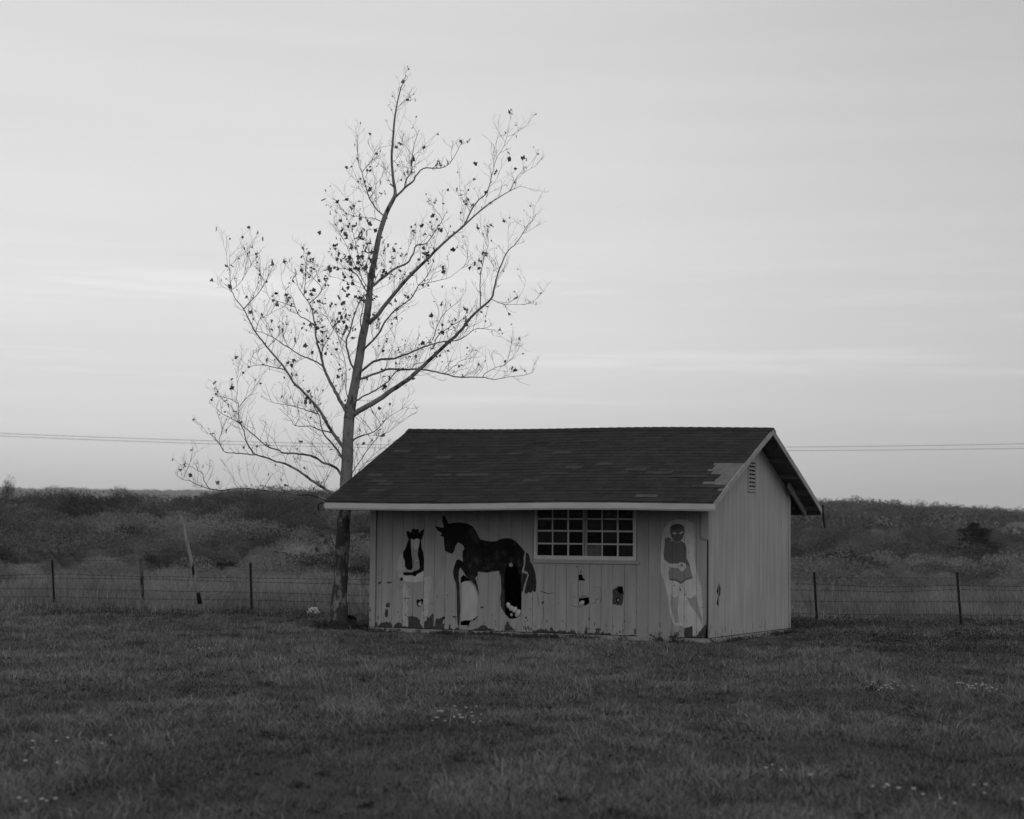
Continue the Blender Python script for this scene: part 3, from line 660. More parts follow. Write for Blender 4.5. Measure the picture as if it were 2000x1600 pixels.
# ---- window
win = empty('window', (0, 0, 0)); win.parent = shed
cols = [(150, 290), (300, 440), (455, 590), (635, 775), (785, 925), (940, 1080)]
rowy = [(150, 262), (275, 380), (395, 505), (520, 630)]
zr = [(z2(600, b_)[1], z2(600, a_)[1]) for a_, b_ in rowy]      # (bottom, top)
cu = [(z2(a_, 450)[0], z2(b_, 450)[0]) for a_, b_ in cols]
b = MB()   # jamb frame
b.box((wl-.035, -.02, wb-.02), (wl+.012, .03, WT-.1)); b.box((wr-.012, -.02, wb-.02), (wr+.035, .03, WT-.1)); b.box((wl+.012, -.022, wb-.022), (wr-.012, .03, zr[3][0]))
b.build('window_frame', M['frame'], win)
mm = (cu[2][1]+cu[3][0])/2; b = MB(); b.box((cu[2][1], -.004, zr[3][0]), (mm-.008, .03, WT-.1)); b.box((mm+.008, -.004, zr[3][0]), (cu[3][0], .03, WT-.1)); b.box((mm-.008, .012, zr[3][0]), (mm+.008, .03, WT-.1)); b.build('window_mullion', M['panel'], win)
b = MB(); _, zs = z2(600, 704); zt_ = wb-.022
b.box((wl-.05, -.019, zs), (wr+.09, -.001, zt_)); b.build('window_apron', M['siding'], win)
for half_ in (0, 1):
    cs = cu[half_*3:half_*3+3]
    for lower in (1, 0):
        b = MB(); rows = zr[2:] if lower else zr[:2]; y0 = .004 if lower else -.008
        lo, hi = rows[-1][0], min(rows[0][1], WT-.13)
        for i in range(2): b.box((cs[i][1], y0, lo), (cs[i+1][0], y0+.012, hi))
        prev = wl+.012 if half_ == 0 else cu[3][0]; nxt = cu[2][1] if half_ == 0 else wr-.012
        b.box((prev, y0+.001, lo), (cs[0][0], y0+.013, hi)) if cs[0][0] > prev+.003 else None
        b.box((cs[2][1], y0+.001, lo), (nxt, y0+.013, hi)) if nxt > cs[2][1]+.003 else None
        for i in range(len(rows)-1): b.box((prev+.001, y0+.002, rows[i+1][1]), (nxt-.001, y0+.010, rows[i][0]))
        if lower: b.box((prev+.001, y0-.010, rows[0][1]), (nxt-.001, y0+.014, zr[1][0]+.002))
        sash = b.build('sash', M['frame'], win)
        for ri, (rz0, rz1) in enumerate(rows):
            for ci, (ca, cb_) in enumerate(cs):
                p = MB(); y = y0+.006; p.box((ca-.004, y-.001, rz0-.004), (cb_+.004, y+.002, min(rz1, WT-.13)+.004))
                pane = p.build('pane', M['dirty'] if (lower and ri == 1 and ((half_ == 1 and ci == 0))) else (M['dusty'] if random.random() < .35 else M['glass']), win)
# ---------------------------------------------------------------- the sycamore
PXM = 32.8/FPX
tree = empty('bare_tree', at(661, 1222, 32.7)); tag(tree, 'tall leaning bare sycamore with a few dry leaves clinging to it beside the shed', 'tree')
T0 = tree.location.copy()
def tpt(x, y, dz): return at(x, y, 32.7+dz)-T0
limbs = []   # (points, r0, r1, depth slope)
TR = [(661,1232,23),(662,1215,19),(664,1150,14.5),(668,1080,13.5),(672,1000,12.5),(676,930,11.5),(679,880,11),(681,830,10.5),(686,790,10),(695,740,9),(702,700,8.3),(708,660,7.8),(716,620,7),(722,570,6.2),(725,540,6.2),(733,500,5.6),(742,455,5),(755,415,4.5),(768,390,4),(772,375,3.2),(768,350,2.7),(765,310,2.4),(767,280,2.1),(770,240,1.9),(775,205,1.4),(781,180,1.0),(784,170,.7),(789,162,.45),(793,157,.3)]
LB = [
 ([(772,386),(790,368),(807,354),(812,344),(827,329),(851,329),(871,325),(883,313),(900,281)], 2.8, .5, .4),
 ([(790,368),(793,353),(805,332),(803,315),(810,281),(816,262)], 1.8, .5, -.5),
 ([(756,427),(737,410),(722,388),(710,349),(707,337),(700,318),(699,288)], 2.0, .4, .5), ([(707,337),(727,310),(744,284)], 1.0, .3, -.4), ([(722,388),(733,369),(735,340)], 1.0, .3, .4),
 ([(720,632),(741,611),(766,579),(797,543),(831,510),(856,485),(878,465),(907,440),(936,413),(966,391),(995,374),(1014,364)], 5.4, .5, -.25),
 ([(907,440),(922,408),(936,390),(949,379),(957,357),(961,340),(966,323),(973,303),(985,284),(994,252)], 2.0, .3, .35), ([(995,374),(1010,346),(1026,330)], .9, .3, .3),
 ([(726,560),(752,539),(775,523),(795,514),(806,498),(813,480),(833,475),(849,453),(861,435),(870,418)], 3.4, .5, .7),
 ([(706,690),(710,683),(737,656),(752,629),(773,604),(802,584),(818,557),(833,541),(845,514)], 3.0, .5, -.8),
 ([(818,557),(850,549),(880,541),(915,512)], .9, .3, .3),
 ([(701,732),(705,726),(725,710),(743,702),(770,700),(797,691),(827,678),(849,671),(876,666),(896,664),(917,651),(932,642),(966,645)], 3.4, .5, -.6),
 ([(849,667),(860,651),(883,636),(903,624),(919,611)], 1.4, .4, .4), ([(845,665),(858,627),(874,606),(894,591)], 1.2, .3, -.4),
 ([(700,742),(707,739),(739,728),(761,721),(797,722),(820,721),(842,725),(867,730),(894,737),(921,737),(943,737),(955,740),(968,741),(991,737),(1022,733),(1039,728)], 3.0, .4, .5),
 ([(943,737),(947,730),(971,717),(989,710),(998,672)], 1.1, .3, .4), ([(867,730),(885,717),(902,704),(935,697)], .9, .3, -.4),
 ([(686,812),(710,798),(737,782),(766,762),(793,744),(820,721),(842,700),(867,676),(890,656),(905,640),(919,620),(939,602),(959,584),(966,561),(971,539),(980,514),(993,489),(1009,474),(1030,441),(1042,430)], 6.6, .4, -.2),
 ([(939,602),(938,566),(939,539),(945,507),(950,489),(954,474),(946,440)], 1.4, .3, .4), ([(959,584),(982,594),(1000,595),(1038,593)], .9, .3, -.4),
 ([(684,806),(690,790),(698,782),(714,772),(734,762),(757,746),(770,730),(784,723),(802,721),(811,712),(827,708)], 2.6, .6, .8),
 ([(682,815),(676,803),(663,780),(651,757),(640,736),(632,716),(626,690),(618,664),(616,640),(612,616),(606,596),(594,578),(582,560),(576,530)], 5.0, .4, .35),
 ([(606,592),(628,568),(620,552),(598,530),(586,520)], 1.2, .3, -.4), ([(614,636),(600,624),(586,618),(576,600),(572,584),(558,566)], 1.6, .4, .4), ([(576,600),(540,588),(528,584),(520,570)], .9, .3, -.3), ([(594,578),(596,552),(597,520),(600,496)], 1.2, .3, .3),
 ([(632,716),(612,704),(588,695),(568,682),(548,670),(532,658),(510,649),(500,648)], 1.9, .6, -.5), ([(629,692),(633,676),(652,644),(662,618)], 1.3, .3, -.5),
 ([(674,880),(665,866),(655,853),(640,830),(628,807),(611,786),(594,767),(573,746),(558,722),(540,700),(520,676),(500,650),(488,628),(476,604),(460,584),(453,570),(438,554)], 4.4, .6, -.3),
 ([(453,570),(449,536),(448,500)], .9, .3, .2), ([(476,603),(490,588),(506,571),(520,548),(529,530)], 1.4, .3, .4), ([(516,548),(508,532),(508,506)], .8, .3, -.3), ([(453,566),(474,546),(494,510)], .7, .3, .3),
 ([(500,648),(506,626),(522,616),(545,603)], .9, .3, .4), ([(524,678),(544,656),(560,638)], .9, .3, -.4), ([(555,722),(534,717),(516,713),(500,713),(488,716),(474,706)], 1.3, .3, .4), ([(516,713),(506,702),(502,690)], .6, .3, 0),
 ([(675,905),(665,889),(655,874),(640,857),(630,843),(626,826),(623,811),(611,790)], 2.9, .8, .4), ([(649,845),(630,841),(613,835),(600,832),(577,832),(567,818),(550,803)], 1.7, .4, .4),
 ([(621,808),(607,804),(592,799),(573,793),(550,790),(525,784)], 1.6, .3, -.4), ([(577,832),(584,815),(582,800)], .8, .3, .3),
 ([(676,950),(672,939),(665,925),(653,912),(632,904),(613,892),(592,888),(573,886),(554,885),(542,878),(521,872),(502,855),(483,839),(466,826),(453,818),(432,807),(422,797)], 3.6, .4, -.5),
 ([(676,990),(660,972),(642,960),(630,952),(613,941),(596,929),(577,916),(558,906),(539,902),(525,896),(506,890),(491,888),(470,886),(453,885),(437,881),(428,860),(434,841),(443,818)], 3.9, .5, .4),
 ([(495,886),(483,866),(479,855),(476,841),(468,824),(466,805),(466,792),(462,778),(464,757),(461,725)], 1.8, .3, -.3), ([(466,797),(483,776),(500,769)], .9, .3, .4), ([(464,788),(445,778),(422,773)], .9, .3, -.3), ([(437,881),(420,855),(397,843)], .9, .3, .3),
 ([(674,1012),(652,988),(634,975),(617,971),(605,967),(581,966),(554,961),(529,959),(487,955),(458,955),(432,958),(409,955),(386,947),(371,939),(357,937),(344,927)], 3.4, .4, .5),
 ([(409,955),(397,937),(396,925),(380,916),(376,910)], 1.1, .4, -.3), ([(358,934),(367,914),(374,895)], .7, .3, .3),
 ([(680,868),(686,864),(697,855),(710,850),(728,845),(743,832),(760,815),(800,790)], 3.0, .3, .5), ([(728,845),(714,826),(700,812)], .9, .3, -.3), ([(743,832),(739,820),(726,805)], 1.0, .3, .3),
 ([(680,935),(689,923),(714,885),(739,853),(760,843),(800,812)], 1.3, .3, -.7), ([(684,950),(705,915),(740,880),(790,850)], .9, .3, .6),
 ([(697,730),(686,710),(680,690),(676,670),(682,650),(688,630),(694,610),(702,590),(714,576),(726,560),(738,534)], 2.5, .8, -.5), ([(676,670),(660,656),(650,640),(636,616)], 1.1, .3, -.4),
 ([(708,650),(704,626),(708,606),(714,584)], 1.6, .8, .3), ([(722,580),(706,552),(696,536),(680,526),(660,524),(650,520)], 1.9, .4, .5), ([(718,552),(718,544),(716,520),(720,496),(716,460)], 1.2, .3, -.5),
 ([(680,780),(676,760),(676,720),(670,690),(660,656),(652,620)], 1.3, .3, .6), ([(752,438),(732,427),(712,425),(680,418),(663,400)], 1.2, .3, .5), ([(716,560),(690,510),(672,470),(655,440)], 1.0, .3, -.6), ([(722,540),(700,495),(690,455),(676,420)], 1.0, .3, .6),
 ([(664,1080),(650,1060),(640,1030),(622,1000),(612,985)], 1.0, .4, -.3), ([(650,1060),(630,1045),(612,1030)], .7, .3, .2), ([(661,1085),(654,1078),(640,1083),(626,1087)], .9, .4, .2),
]
wood = MB(); twigs = MB(); lv = []
def catmull(pts, k=3):
    P = [pts[0]]+pts+[pts[-1]]; out = []
    for i in range(1, len(P)-2):
        for j in range(k):
            t = j/k; a, b_, c, d = P[i-1], P[i], P[i+1], P[i+2]
            out.append(.5*((2*b_)+(c-a)*t+(2*a-5*b_+4*c-d)*t*t+(3*b_-a-3*c+d)*t**3))
    out.append(P[-2]); return out
tp = catmull([tpt(x, y, .0) for x, y, r in TR], 3); tr_ = np.interp(np.linspace(0, len(TR)-1, len(tp)), range(len(TR)), [r for _, _, r in TR])*PXM
tp = [p+Vector((random.uniform(-1, 1), random.uniform(-1, 1), 0))*r*.06 for p, r in zip(tp, tr_)]
wood.tube(tp, [r*random.uniform(.96, 1.04) for r in tr_], 14)
carriers = [(tp[int(len(tp)*.62):], tr_[int(len(tp)*.62):])]
LBN = []
node_depth = []
def depth_at(x, y):      # depth offset of the nearest limb point already placed
    best = (1e9, 0)
    for X, Y, D in node_depth:
        q = (X-x)**2+(Y-y)**2
        if q < best[0]: best = (q, D)
    return best[1]
for x, y, r in TR: node_depth.append((x, y, 0.0))
for pts, r0, r1, sl in LB:
    d0 = depth_at(*pts[0]); P = []; acc = 0
    for i, (x, y) in enumerate(pts):
        if i: acc += math.dist(pts[i-1], (x, y))*PXM
        D = d0+sl*acc; P.append(tpt(x, y, D)); node_depth.append((x, y, D))
    C = catmull(P, 3); rad = [(r0+(r1-r0)*(k/(len(C)-1))**.8)*PXM*.86 for k in range(len(C))]
    C = [p+Vector((random.uniform(-1, 1), 0, random.uniform(-1, 1)))*.006 for p in C]
    (wood if r0 > 1.9 else twigs).tube(C, rad, 8 if r0 > 2.4 else 5); carriers.append((C, rad))
def twig(p, d, length, r, lvl):
    n = 5; pts = [p]; q = p.copy(); dd = d.copy()
    for i in range(n):
        dd = (dd+Vector((random.uniform(-.30, .30), random.uniform(-.30, .30), random.uniform(-.10, .30)))).normalized(); q = q+dd*length/n; pts.append(q.copy())
        if lvl < 2 and random.random() < .55:
            s = (dd+Vector((random.uniform(-1.3, 1.3), random.uniform(-1.3, 1.3), random.uniform(-.5, .7)))).normalized()
            twig(q, s, length*random.uniform(.35, .65), r*.7, lvl+1)
    twigs.tube(pts, [r*(1-.6*k/n) for k in range(n+1)], 3, cap=False)
    lv.append((pts[-1], q)); 
    if random.random() < .5: lv.append((pts[3], q))
for C, rad in carriers:
    acc = 0; nxt = .1
    tot = sum((C[i+1]-C[i]).length for i in range(len(C)-1)); run = 0
    for i in range(len(C)-1):
        sl = (C[i+1]-C[i]); acc += sl.length; run += sl.length
        if rad[i] > .045 or run < .15*tot: continue
        while acc > nxt:
            acc -= nxt; nxt = random.uniform(.08, .19)
            d = sl.normalized(); off = Vector((random.uniform(-1, 1), random.uniform(-1, 1), random.uniform(-.3, 1))).normalized()
            off = (off-d*off.dot(d)).normalized(); dd = (d*.65+off*.8+Vector((0, 0, .12))).normalized()
            twig(C[i]+sl*random.random(), dd, random.uniform(.16, .66)*(1.12-.35*run/tot), random.uniform(.0030, .0048), 0)
    twig(C[-1], (C[-1]-C[-2]).normalized(), random.uniform(.05, .14), .0026, 1)
wood.build('trunk', M['bark'], tree, smooth=True)
twigs.build('twigs', M['twig'], tree)
lf = MB()
def leaf(p, s):
    m = Matrix.Rotation(random.random()*6.3, 3, 'X') @ Matrix.Rotation(random.random()*6.3, 3, 'Y') @ Matrix.Rotation(random.random()*6.3, 3, 'Z')
    pts = []; L5 = 9
    for k in range(L5):
        a = 2*math.pi*k/L5; r = s*(1.0 if k % 2 == 0 else .62)*random.uniform(.75, 1.15)
        pts.append(Vector((math.cos(a)*r, math.sin(a)*r, random.uniform(-.35, .35)*s)))
    vs = [p+m @ Vector((0, 0, .15*s))]+[p+m @ q for q in pts]
    lf.add(vs, [(0, 1+k, 1+(k+1) % L5) for k in range(L5)])
cands = []
for p, q in lv:
    w = at(1, 1, 1); P = p+T0; X = 1000+FPX*P.x/P.y; Y = 1054-FPX*(P.z-CZ)/P.y
    wt = .30
    for cx, cy, rx, ry, ww in ((690, 480, 60, 60, 1.2), (610, 580, 50, 60, .8), (740, 560, 60, 60, .6), (880, 420, 60, 50, .45), (690, 680, 80, 70, .3), (880, 590, 60, 50, .4), (985, 480, 40, 60, .3), (800, 640, 90, 80, .25), (790, 360, 40, 60, .35), (840, 480, 80, 50, .5), (510, 560, 60, 60, .25), (610, 750, 70, 60, .3)):
        wt += ww*math.exp(-((X-cx)/rx)**2-((Y-cy)/ry)**2)
    if Y > 780: wt *= .55
    cands.append((random.random()**(1/wt), p))
cands.sort(key=lambda c: -c[0])
for w_, p in cands[:1250]:
    leaf(p+Vector((0, 0, -.02)), random.choice([.018, .022, .024, .028, .032, .038, .045, .055]))
for _ in range(42):   # clump of big leaves left of the stem
    x, y = random.gauss(688, 38), random.gauss(485, 42); leaf(tpt(x, y, random.uniform(-.5, .5)), random.choice([.035, .045, .055, .07]))
lf.build('leaves', M['leaf'], tree)
# sprouting pale stick leaning on the tree
# ---------------------------------------------------------------- wire fence behind the shed
fence = empty('wire_fence', (0, 38, GZ)); tag(fence, 'barbed wire fence on thin dark steel posts running behind the shed', 'fence')
FO = fence.location.copy()
def fpost(x0, y0, x1, y1, Y, r, mname='metal', n=6):
    p0, p1 = at(x0, y0, Y)-FO, at(x1, y1, Y)-FO; p1 = Vector((p1.x, p1.y, p1.z-.25)); b = MB()
    k = 7; pts = [p1.lerp(p0, i/k) for i in range(k+1)]; rr = [r*random.uniform(.85, 1.15) for _ in pts]
    if mname == 'metal':
        d = (p0-p1).normalized(); b.beam(p1, p0, r*2.1, r*.6, (0, 1, 0)); b.beam(p1+Vector((0, .03, 0)), p0+Vector((0, .03, 0)), r*.7, r*1.6, (0, 1, 0))
        for i in range(9): q = p1.lerp(p0, .3+i*.075)+Vector((0, -.018, 0)); b.box((q.x-.012, q.y-.008, q.z-.005), (q.x+.012, q.y, q.z+.005))
    else: b.tube(pts, rr, 8)
    return b.build('post', M[mname], fence)
FY = lambda x: 39.6-(x/2000)*3.9
posts = [(102, 1094, 108, 1182, .026, 'metal'), (275, 1090, 281, 1182, .045, 'post'), (489, 1100, 492, 1166, .028, 'metal'), (1590, 1118, 1597, 1212, .028, 'metal'), (1869, 1118, 1878, 1208, .028, 'metal'), (-90, 1085, -84, 1180, .028, 'metal'), (2160, 1122, 2168, 1212, .028, 'metal')]
for a, c, d, e, r, m_ in posts: fpost(a, c, d, e, FY(a), r*.78, m_)
WL = [[(-300, 1126), (-90, 1127), (104, 1121), (277, 1126), (390, 1128), (490, 1129), (640, 1131), (800, 1134), (1200, 1138), (1590, 1141), (1720, 1147), (1870, 1143), (2000, 1146), (2300, 1146)],
      [(-300, 1131), (104, 1129), (277, 1131), (490, 1137), (800, 1143), (1590, 1153), (1730, 1156), (1870, 1152), (2300, 1156)],
      [(-300, 1148), (104, 1150), (277, 1154), (490, 1157), (700, 1163), (1590, 1175), (1740, 1176), (1870, 1175), (2300, 1178)],
      [(-300, 1164), (104, 1166), (277, 1170), (490, 1172), (700, 1178), (1590, 1199), (1730, 1201), (1870, 1201), (2300, 1203)],
      [(-300, 1094), (104, 1095), (277, 1095), (490, 1114), (700, 1118), (1100, 1122), (1590, 1128), (2300, 1131)]]
for i, wl_ in enumerate(WL):
    xs = [p[0] for p in wl_]; ys = [p[1] for p in wl_]; b = MB()
    X = np.arange(-300, 2301, 25); Yp = np.interp(X, xs, ys)+np.array([random.uniform(-.5, .5) for _ in X])
    pts = [at(x, y, FY(x)-.04)-FO for x, y in zip(X, Yp)]
    b.tube(pts, .0043 if i < 4 else .0028, 4)
    if i < 4:
        for a_, c_ in zip(pts, pts[1:]):
            for t in (.25, .75):
                q = a_.lerp(c_, t); b.beam(q+Vector((-.012, 0, -.02)), q+Vector((.012, 0, .02)), .005, .005); b.beam(q+Vector((.012, 0, -.02)), q+Vector((-.012, 0, .02)), .005, .005)
    b.build('wire_strand', M['wire'], fence)
# leaning grey pole
pl = empty('leaning_pole', at(388, 1172, 37.9)); tag(pl, 'tall weathered wooden pole leaning to the left by the fence', 'pole'); PO = pl.location
b = MB(); ps = [(354, 1008), (357, 1022), (362, 1045), (370, 1080), (377, 1110), (383, 1140), (391, 1180)]
b.tube([at(x, y, 37.9)-PO for x, y in ps], [.022, .038, .033, .036, .037, .040, .048], 9); b.build('shaft', M['pole'], pl, smooth=True)
b = MB(); b.tube([at(349, 1020, 38.3)-PO, at(352, 1010, 38.3)-PO, at(357, 1012, 38.3)-PO, at(360, 1022, 38.3)-PO], .010, 5); b.build('wire_loop', M['pole'], pl)

# overhead cables
for (name_lab, pts, dz) in (('upper of the two thin overhead cables crossing the sky behind the tree', [(0, 847), (320, 857), (640, 868), (1545, 873), (2000, 867)], 0), ('lower of the two thin overhead cables crossing the sky behind the tree', [(0, 852), (320, 863), (640, 874), (1545, 880), (2000, 876)], 0)):
    cf = np.polyfit([p[0] for p in pts], [p[1] for p in pts], 3); X = np.arange(-500, 2501, 60)
    P = [at(x, float(np.polyval(cf, x)), 130) for x in X]; o0 = P[0].copy(); b = MB(); b.tube([p-o0 for p in P], .017, 5)
    o = b.build('overhead_cable', M['cable']); o.location = o0; tag(o, name_lab, 'cable', 'overhead cables')

# ---------------------------------------------------------------- vegetation
def tri_blades(pos, h, w, lean, tone, segs=1, az=None):
    n = len(pos); az = rng.random(n)*2*np.pi if az is None else az; la = rng.random(n)*2*np.pi
    sx, sy = np.cos(az)*w/2, np.sin(az)*w/2; lx, ly = np.cos(la)*lean*h, np.sin(la)*lean*h
    a = pos+np.stack([sx, sy, 0*sx], -1); b_ = pos-np.stack([sx, sy, 0*sx], -1)
    if segs == 1:
        c = pos+np.stack([lx, ly, h], -1)
        return np.stack([a, b_, c], 1).reshape(-1, 3), np.arange(3*n).reshape(-1, 3), np.repeat(tone, 3)
    m1 = pos+np.stack([lx*.3+sx*.8, ly*.3+sy*.8, h*.6], -1); m2 = pos+np.stack([lx*.3-sx*.8, ly*.3-sy*.8, h*.6], -1); c = pos+np.stack([lx, ly, h], -1)
    V = np.stack([a, b_, m1, m2, c], 1).reshape(-1, 3); k = np.arange(n)[:, None]*5
    F = np.concatenate([k+[0, 1, 3], k+[0, 3, 2], k+[2, 3, 4]], 0)
    return V, F, np.repeat(tone, 5)
def in_shed(x, y, m=0.03):
    dx, dy = x-XC, y-ZC; u = dx*ct-dy*st; v_ = dx*st+dy*ct
    return (u > -L_-m) & (u < m) & (v_ > -m) & (v_ < W_+m)
def field(n, y0, y1, hfun, wfun, lean, mname, name, label, cat, pw=1.0, dens=None, tonef=None, segs=1, spread=.31, extra=2.0):
    y = y0+(y1-y0)*rng.random(n)**pw; x = (rng.random(n)*2-1)*(y*spread+extra)
    keep = ~in_shed(x, y) & ~(in_shed(x, y, .35) & (rng.random(n) < .7))
    if dens is not None: keep &= rng.random(n) < dens(x, y)
    x, y = x[keep], y[keep]; z = ground(x, y)-.005; pos = np.stack([x, y, z], -1)
    V, F, c = tri_blades(pos, hfun(x, y), wfun(x, y), lean*rng.random(len(x))+.05, tonef(x, y), segs)
    o = mesh_np(name, V, F, M[mname], col=c); tag(o, label, cat, kind='stuff'); return o
clump = lambda x, y: np.clip((fbm(x*3.1+40, y*1.6+7, 4)-.5)*6+.5, 0, 1)
patch = lambda x, y: np.clip((fbm(x*.55+11, y*.42+70, 5)-.5)*4+.5, 0, 1)
def worn(x, y): return .85*np.clip(1-np.abs(y-31.5)/4.2, 0, 1)*np.clip((x-4.2)/2, 0, 1)*np.clip((fbm(x*1.2+3, y*.8+5, 3)-.32)*6, 0, 1)
def near_shed(x, y): return np.where(in_shed(x, y, .7), .45, 1.0)
def ghf(x, y):
    return (.018+.038*clump(x, y)*rng.random(len(x))+.014*rng.random(len(x))+.05*(rng.random(len(x)) < .02))*(1+.5*patch(x, y))*near_shed(x, y)
def gtone(x, y): return (.62+.45*patch(x, y)+.45*clump(x, y))*(.45+1.1*rng.random(len(x))**1.3)
field(620000, 7.5, 19, ghf, lambda x, y: .003+.00025*y, 1.5, 'grass', 'grass', 'short dull pasture grass covering the field in front of the shed', 'grass', .9, lambda x, y: .22+.78*clump(x, y), gtone, 2)
field(900000, 19, 43, ghf, lambda x, y: .005+.0003*y, 1.5, 'grass', 'grass', 'short pasture grass around the shed and towards the fence', 'grass', .95, lambda x, y: (.3+.7*clump(x, y))*(1-worn(x, y)), gtone, 1)
field(5200, 8.5, 40, lambda x, y: .07+.11*rng.random(len(x)), lambda x, y: .0025+.00012*y, 1.0, 'dry', 'dead_stalks', 'scattered pale dead stalks standing in the short field grass', 'grass', .8, lambda x, y: clump(x, y), lambda x, y: .6+.8*rng.random(len(x)), 2)
# tall dry grass beyond the fence
band = lambda x, y: np.clip((fbm(x*.22+4, y*.12+3, 3)-.5)*4+.6, 0.05, 1)
field(380000, 37.5, 78, lambda x, y: (.22+.60*band(x, y))*(.4+.8*rng.random(len(x)))*np.interp(y, [37.5, 41, 46], [.35, .7, 1]), lambda x, y: .004+.00016*y, .6, 'dry', 'tall_dry_grass', 'tall pale dry grass standing beyond the wire fence', 'grass', 1.1,
      lambda x, y: .25+.75*band(x, y), lambda x, y: (.35+.3*band(x, y)+.75*fbm(x*.9, y*.3, 3))*(.6+.7*rng.random(len(x))), 2, .44, 3)

# shrub prototypes as triangle soups of unit radius, base at z=0
def proto_twiggy(n, wid, ln, lumps=7, seed=0):
    """leafless thicket: short fine twigs on the outer part of a few rounded masses"""
    r = np.random.default_rng(seed)
    cen = np.stack([r.normal(0, .40, lumps), r.normal(0, .40, lumps), r.uniform(.15, .62, lumps)], -1); rad = r.uniform(.30, .46, lumps)
    k = r.integers(0, lumps, n); d = r.normal(size=(n, 3)); d[:, 2] = np.abs(d[:, 2])*1.2-.1; d /= np.linalg.norm(d, axis=1)[:, None]
    q = r.random(n)**.33; p = cen[k]+d*(rad[k]*q)[:, None]; p[:, 2] = np.maximum(p[:, 2], .02)
    dirn = d*.7+np.array([0, 0, .35])+r.normal(0, .55, (n, 3)); dirn /= np.linalg.norm(dirn, axis=1)[:, None]
    l = ln*r.uniform(.5, 1.5, n); side = np.cross(dirn, r.normal(size=(n, 3))); side /= np.linalg.norm(side, axis=1)[:, None]
    a = p-side*wid/2; b_ = p+side*wid/2; c = p+dirn*l[:, None]
    lt = r.uniform(.72, 1.28, lumps)
    return np.stack([a, b_, c], 1), np.repeat((r.uniform(.88, 1.12, n)*lt[k])[:, None], 3, 1)
def proto_leafy(n, size, lumps=9, seed=0, flat=.8):
    r = np.random.default_rng(seed)
    cen = np.stack([r.normal(0, .42, lumps), r.normal(0, .42, lumps), r.uniform(.2, .75, lumps)], -1); rad = r.uniform(.2, .42, lumps)
    k = r.integers(0, lumps, n); d = r.normal(size=(n, 3)); d /= np.linalg.norm(d, axis=1)[:, None]
    p = cen[k]+d*(rad[k]*r.random(n)**.3)[:, None]*np.array([1, 1, flat]); p[:, 2] = np.abs(p[:, 2])+.02
    e = r.uniform(-1.6, 1.6, size=(n, 3, 3))*size
    lt = r.uniform(.7, 1.3, lumps)
    return p[:, None, :]+e, np.repeat((r.uniform(.88, 1.12, n)*lt[k])[:, None], 3, 1)
def scatter(name, label, cat, mname, protos, items, kind='stuff', single=False):
    Vs, Cs = [], []
    for (x, y, r, hh, tone) in items:
        P, c = protos[rng.integers(len(protos))]; a = rng.random()*6.28; ca, sa = math.cos(a), math.sin(a)
        Q = P.reshape(-1, 3); X = (Q[:, 0]*ca-Q[:, 1]*sa)*r+x; Y = (Q[:, 0]*sa+Q[:, 1]*ca)*r+y; Z = Q[:, 2]*hh+gz(x, y)
        Vs.append(np.stack([X, Y, Z], -1)); Cs.append(c.ravel()*tone)
    V = np.vstack(Vs); C = np.concatenate(Cs)
    o = mesh_np(name, V, np.arange(len(V)).reshape(-1, 3), M[mname], col=C)
    if kind: tag(o, label, cat, kind=kind)
    return o
TWN = [proto_twiggy(9000, .010, .06, 9, s) for s in range(4)]
TWM = [proto_twiggy(4000, .014, .05, 9, 20+s) for s in range(4)]
LVN = [proto_leafy(4200, .020, 12, 40+s) for s in range(4)]
LVM = [proto_leafy(4200, .0135, 12, 50+s) for s in range(5)]
LVF = [proto_leafy(520, .036, 9, 60+s) for s in range(6)]
def ring(n, d0, d1, a0=-.48, a1=.46, pw=1.0):
    n = int(n*(a1-a0)/.66) if a1 > .4 else n
    d = d0+(d1-d0)*rng.random(n)**pw; a = a0+(a1-a0)*rng.random(n); return d*a, d*np.ones(n)
def vary(x, y, s=.03): return (.45+1.0*float(fbm(np.array(x*s+9), np.array(y*s+1), 2)))*random.choice([.55, .8, 1.0, 1.2, 1.5])
its = []
x, y = ring(170, 51, 112, pw=.85)
for a, c in zip(x, y):
    h = random.uniform(.5, 1.9)*np.interp(c, [52, 80], [.45, 1]); its.append((a, c, h*random.uniform(.9, 1.6), h, vary(a, c)*1.05))
scatter('brush', 'pale bare thicket just beyond the tall dry grass', 'brush', 'brush', TWN, its)
its = []; it3 = []
x, y = ring(330, 96, 235)
for a, c in zip(x, y):
    h = random.uniform(1.7, 3.7)*np.interp(c, [96, 215], [.7, 1.1]); dark = random.random() < (.16 if c < 150 else .34)
    (it3 if dark else its).append((a, c, h*random.uniform(1.0, 1.8), h*(.9 if dark else 1), random.uniform(.8, 1.3) if dark else vary(a, c)))
scatter('brush', 'grey leafless scrub filling the low ground behind the dry grass', 'brush', 'brush', TWM, its)
scatter('evergreen_scrub', 'dark rounded evergreen clumps standing between the grey scrub', 'brush', 'ever', LVM, it3)
its = []
x, y = ring(85, 62, 200)
for a, c in zip(x, y):
    if fbm(np.array(a*.03), np.array(c*.03), 2) < .42: continue
    h = random.uniform(1.0, 2.6)*np.interp(c, [60, 120], [.5, 1]); its.append((a, c, h*random.uniform(.8, 1.6), h, random.uniform(.7, 1.2)))
scatter('evergreen_scrub', 'dark evergreen bushes scattered through the grey scrub', 'brush', 'ever', LVN, its)
its = []; it2 = []
x, y = ring(760, 190, 430)
for a, c in zip(x, y):
    left = a/c < .02
    h = random.uniform(2.2, 5.2); q = (a, c, h*random.uniform(.8, 1.4), h, random.uniform(.6, 1.5))
    (its if (left and random.random() < .95) or random.random() < .5 else it2).append(q)
